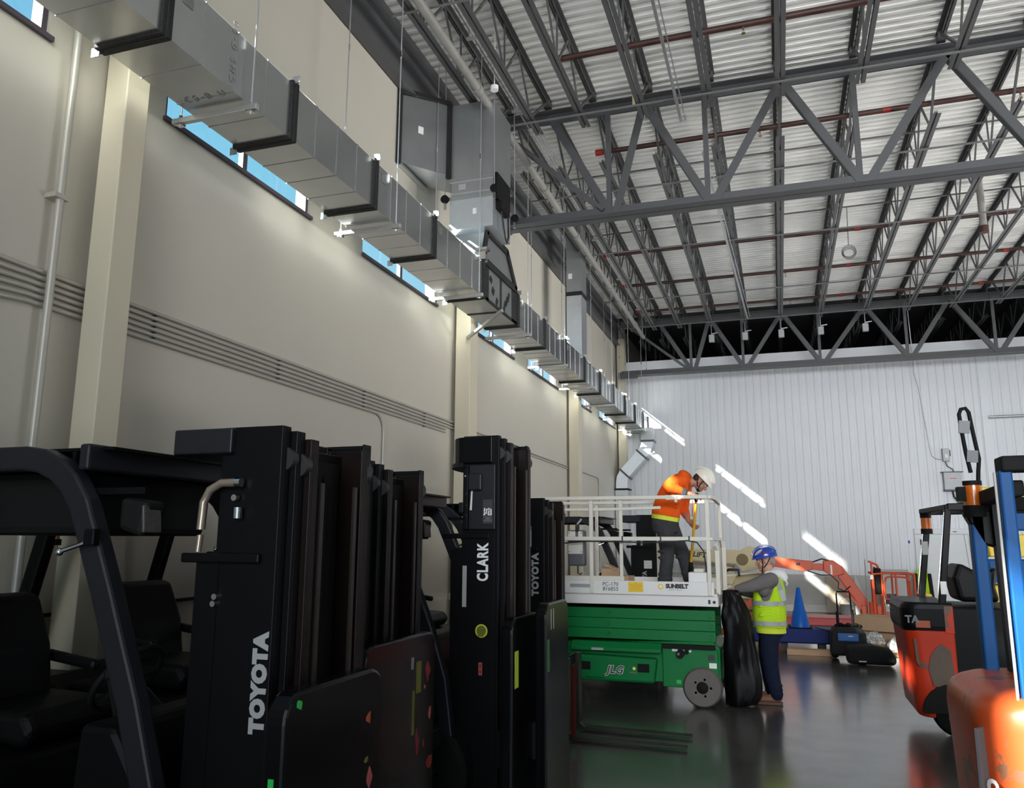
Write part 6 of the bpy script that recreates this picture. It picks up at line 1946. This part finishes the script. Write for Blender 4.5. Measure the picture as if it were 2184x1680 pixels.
o = MB().cbox((1.75, 14.75, 0.035), (0.9, 0.18, 0.02), Matrix.Rotation(R(14), 3, 'Z')).build('loose_board', 'plank')
tag(o, 'second thin board crossing over the first board', 'board')
# against the far wall: sheets, bucket, rod, vest, door
o = MB().bar((1.35, 22.75, 0.02), (1.35, 22.9, 0.92), 0.62, 0.016, (0, 1, 0)).build('leaning_sheet', 'plywood')
tag(o, 'tan board leaning on the far wall behind the orange jib', 'board')
o = MB().prism([(1.72, 0.0), (2.02, 0.0), (2.02, 0.3), (1.75, 1.0)], 'y', 22.72, 22.74).build('leaning_offcut', 'curb_concrete')
tag(o, 'tall grey triangular offcut leaning on the far wall by the basket', 'board')
o = MB().box(2.35, 3.0, 22.6, 22.8, 0.3, 1.12).build('grey_cabinet', 'kick_panel', bevel=0.01)
MB().box(2.4, 2.95, 22.55, 22.85, 0.0, 0.3).build('plinth', 'curb_concrete', o)
tag(o, 'plain grey cabinet behind the orange lift basket', 'cabinet')
bk = thing('bucket', 'small pale bucket on the floor near the orange jib', 'bucket', (1.45, 21.9, 0))
MB().lathe([(0.12, 0.0), (0.15, 0.28), (0.16, 0.29), (0.145, 0.29), (0.115, 0.02)], (0, 0, 0), 'z', 20).build('pail', 'bucket', bk, smooth=50)
MB().tube(arc((0, 0, 0.28), 0.155, 0, 180, 10, 'xz'), 0.006, 6).build('bail_handle', 'zinc_rod', bk, smooth=60)
o = MB().ell((2.2, 20.6, 0.13), (0.25, 0.2, 0.16), 14, 8).ell((2.42, 20.5, 0.1), (0.16, 0.15, 0.12), 12, 7).build('rubbish_heap', 'plastic_film', smooth=None)
tag(o, 'heap of crumpled wrapping behind the orange basket', 'rubbish')
hv = thing('hanging_vest', 'lime and black safety vest hung up by the white door', 'vest', (3.32, 22.7, 0))
MB().prism([(-0.15, 0.5), (-0.16, 1.0), (-0.1, 1.14), (0.1, 1.14), (0.16, 1.0), (0.15, 0.5)], 'y', 0.0, 0.06).build('vest_body', 'hi_vis', hv, bevel=0.02)
for x in (-0.17, 0.17):
    MB().bar((x * 0.9, -0.03, 1.04), (x * 1.1, -0.03, 0.42), 0.08, 0.10, (0, 1, 0)).build('sleeve', 'fabric_black', hv, bevel=0.02)
MB().box(-0.03, 0.03, 0.06, 0.28, 1.1, 1.13).build('hook', 'zinc_rod', hv)
o = MB().prism([(3.22, 0.0), (3.52, 0.0), (3.45, 0.55), (3.3, 0.6)], 'y', 22.4, 22.44).build('wet_floor_board', 'yellow_plastic', bevel=0.01)
tag(o, 'yellow plastic floor sign standing below the hanging vest', 'sign')

d = MB().box(3.25, 4.75, YF - 0.05, YF + 0.02, 0.2, 2.15).build('door_1', 'door_white', bevel=0.01)
d['kind'] = 'structure'
d['label'] = 'wide white cold store door in the ribbed far wall'
MB().box(3.25, 4.75, YF - 0.055, YF - 0.05, 2.0, 2.02).build('door_seam', 'box_grey', d)
MB().box(3.40, 3.58, YF - 0.10, YF - 0.05, 1.84, 1.88).box(3.37, 3.41, YF - 0.1, YF - 0.05, 1.74, 1.88).build('door_handle', 'print_dark', d, bevel=0.008)
MB().box(3.49, 3.62, YF - 0.06, YF - 0.05, 2.06, 2.12).build('lime_plate', 'decal_lime', d)
MB().box(4.14, 4.22, YF - 0.058, YF - 0.05, 2.06, 2.08).build('dark_plate', 'print_dark', d)
for q in range(2):
    MB().bar((4.38 + 0.09 * q, YF - 0.06, 2.0), (4.5 + 0.06 * q, YF - 0.06, 0.3), 0.02, 0.02, (0, 1, 0)).build('door_edge_strip', 'box_grey', d)
o = MB().prism([(3.09, 1.83), (3.13, 1.86), (3.15, 1.79), (3.11, 1.77)], 'y', YF - 0.006, YF - 0.001).build('tape_scrap', 'tape_blue')
tag(o, 'scrap of dark blue tape on the white wall left of the door', 'tape')
# electrical boxes and conduit on the far wall
eb = thing('disconnect_switch', 'small grey disconnect switch on the ribbed wall', 'switch', (4.13, YF, 0))
MB().box(-0.07, 0.09, -0.12, 0, 3.85, 4.18).build('housing', 'box_grey', eb, bevel=0.01)
MB().box(0.09, 0.12, -0.1, -0.03, 3.98, 4.14).build('lever', 'control_grey', eb, bevel=0.006)
MB().box(-0.02, 0.05, -0.125, -0.12, 3.93, 4.03).build('sticker', 'paper_white', eb)
eb = thing('control_panel_box', 'larger grey control panel box beneath the disconnect switch', 'box', (4.22, YF, 0))
MB().box(-0.19, 0.22, -0.16, 0, 3.12, 3.56).build('housing', 'box_grey', eb, bevel=0.012)
MB().box(-0.24, 0.26, -0.165, 0, 3.56, 3.58).box(-0.2, 0.27, -0.165, 0, 3.09, 3.12).build('mounting_flange', 'control_grey', eb)
MB().box(-0.06, 0.1, -0.163, -0.16, 3.395, 3.41).build('lettering', 'print_red', eb)
MB().tube([(0.0, -0.06, 3.1), (0.02, -0.06, 2.95), (0.1, -0.06, 2.84), (0.22, -0.06, 2.78)], 0.022, 8).build('cable_drop', 'cable_black', eb, smooth=60)
MB().tube([(0.2, -0.06, 3.3), (0.3, -0.06, 3.2), (0.33, -0.06, 2.8)], 0.008, 6).tube([(0.12, -0.06, 3.1), (0.18, -0.06, 2.95), (0.3, -0.06, 2.8)], 0.008, 6).build('thin_cable', 'box_grey', eb, smooth=60)
o = MB().tube([(3.52, YF - 0.25, 7.9), (3.56, YF - 0.12, 7.0), (3.58, YF - 0.03, 6.2), (3.66, YF - 0.03, 5.75), (3.8, YF - 0.03, 4.2), (3.83, YF - 0.03, 4.0), (3.92, YF - 0.03, 3.93), (4.07, YF - 0.04, 3.9)], 0.013, 8).build('power_conduit', 'strut_zinc', smooth=60)
tag(o, 'thin conduit dropping from the roof to the grey disconnect switch', 'conduit')
o = MB().tube([(4.12, YF - 0.05, 3.84), (4.16, YF - 0.05, 3.72), (4.27, YF - 0.05, 3.65), (4.29, YF - 0.05, 3.57)], 0.013, 8).build('link_conduit', 'control_grey', smooth=60)
tag(o, 'short curved grey conduit joining the switch to the control panel box', 'conduit')
o = MB().tube([(5.2, YF - 0.06, 4.95), (9, YF - 0.06, 4.95)], 0.035, 10).build('wall_pipe', 'strut_zinc', smooth=60)
tag(o, 'horizontal bright pipe on the far wall at the right edge', 'pipe')
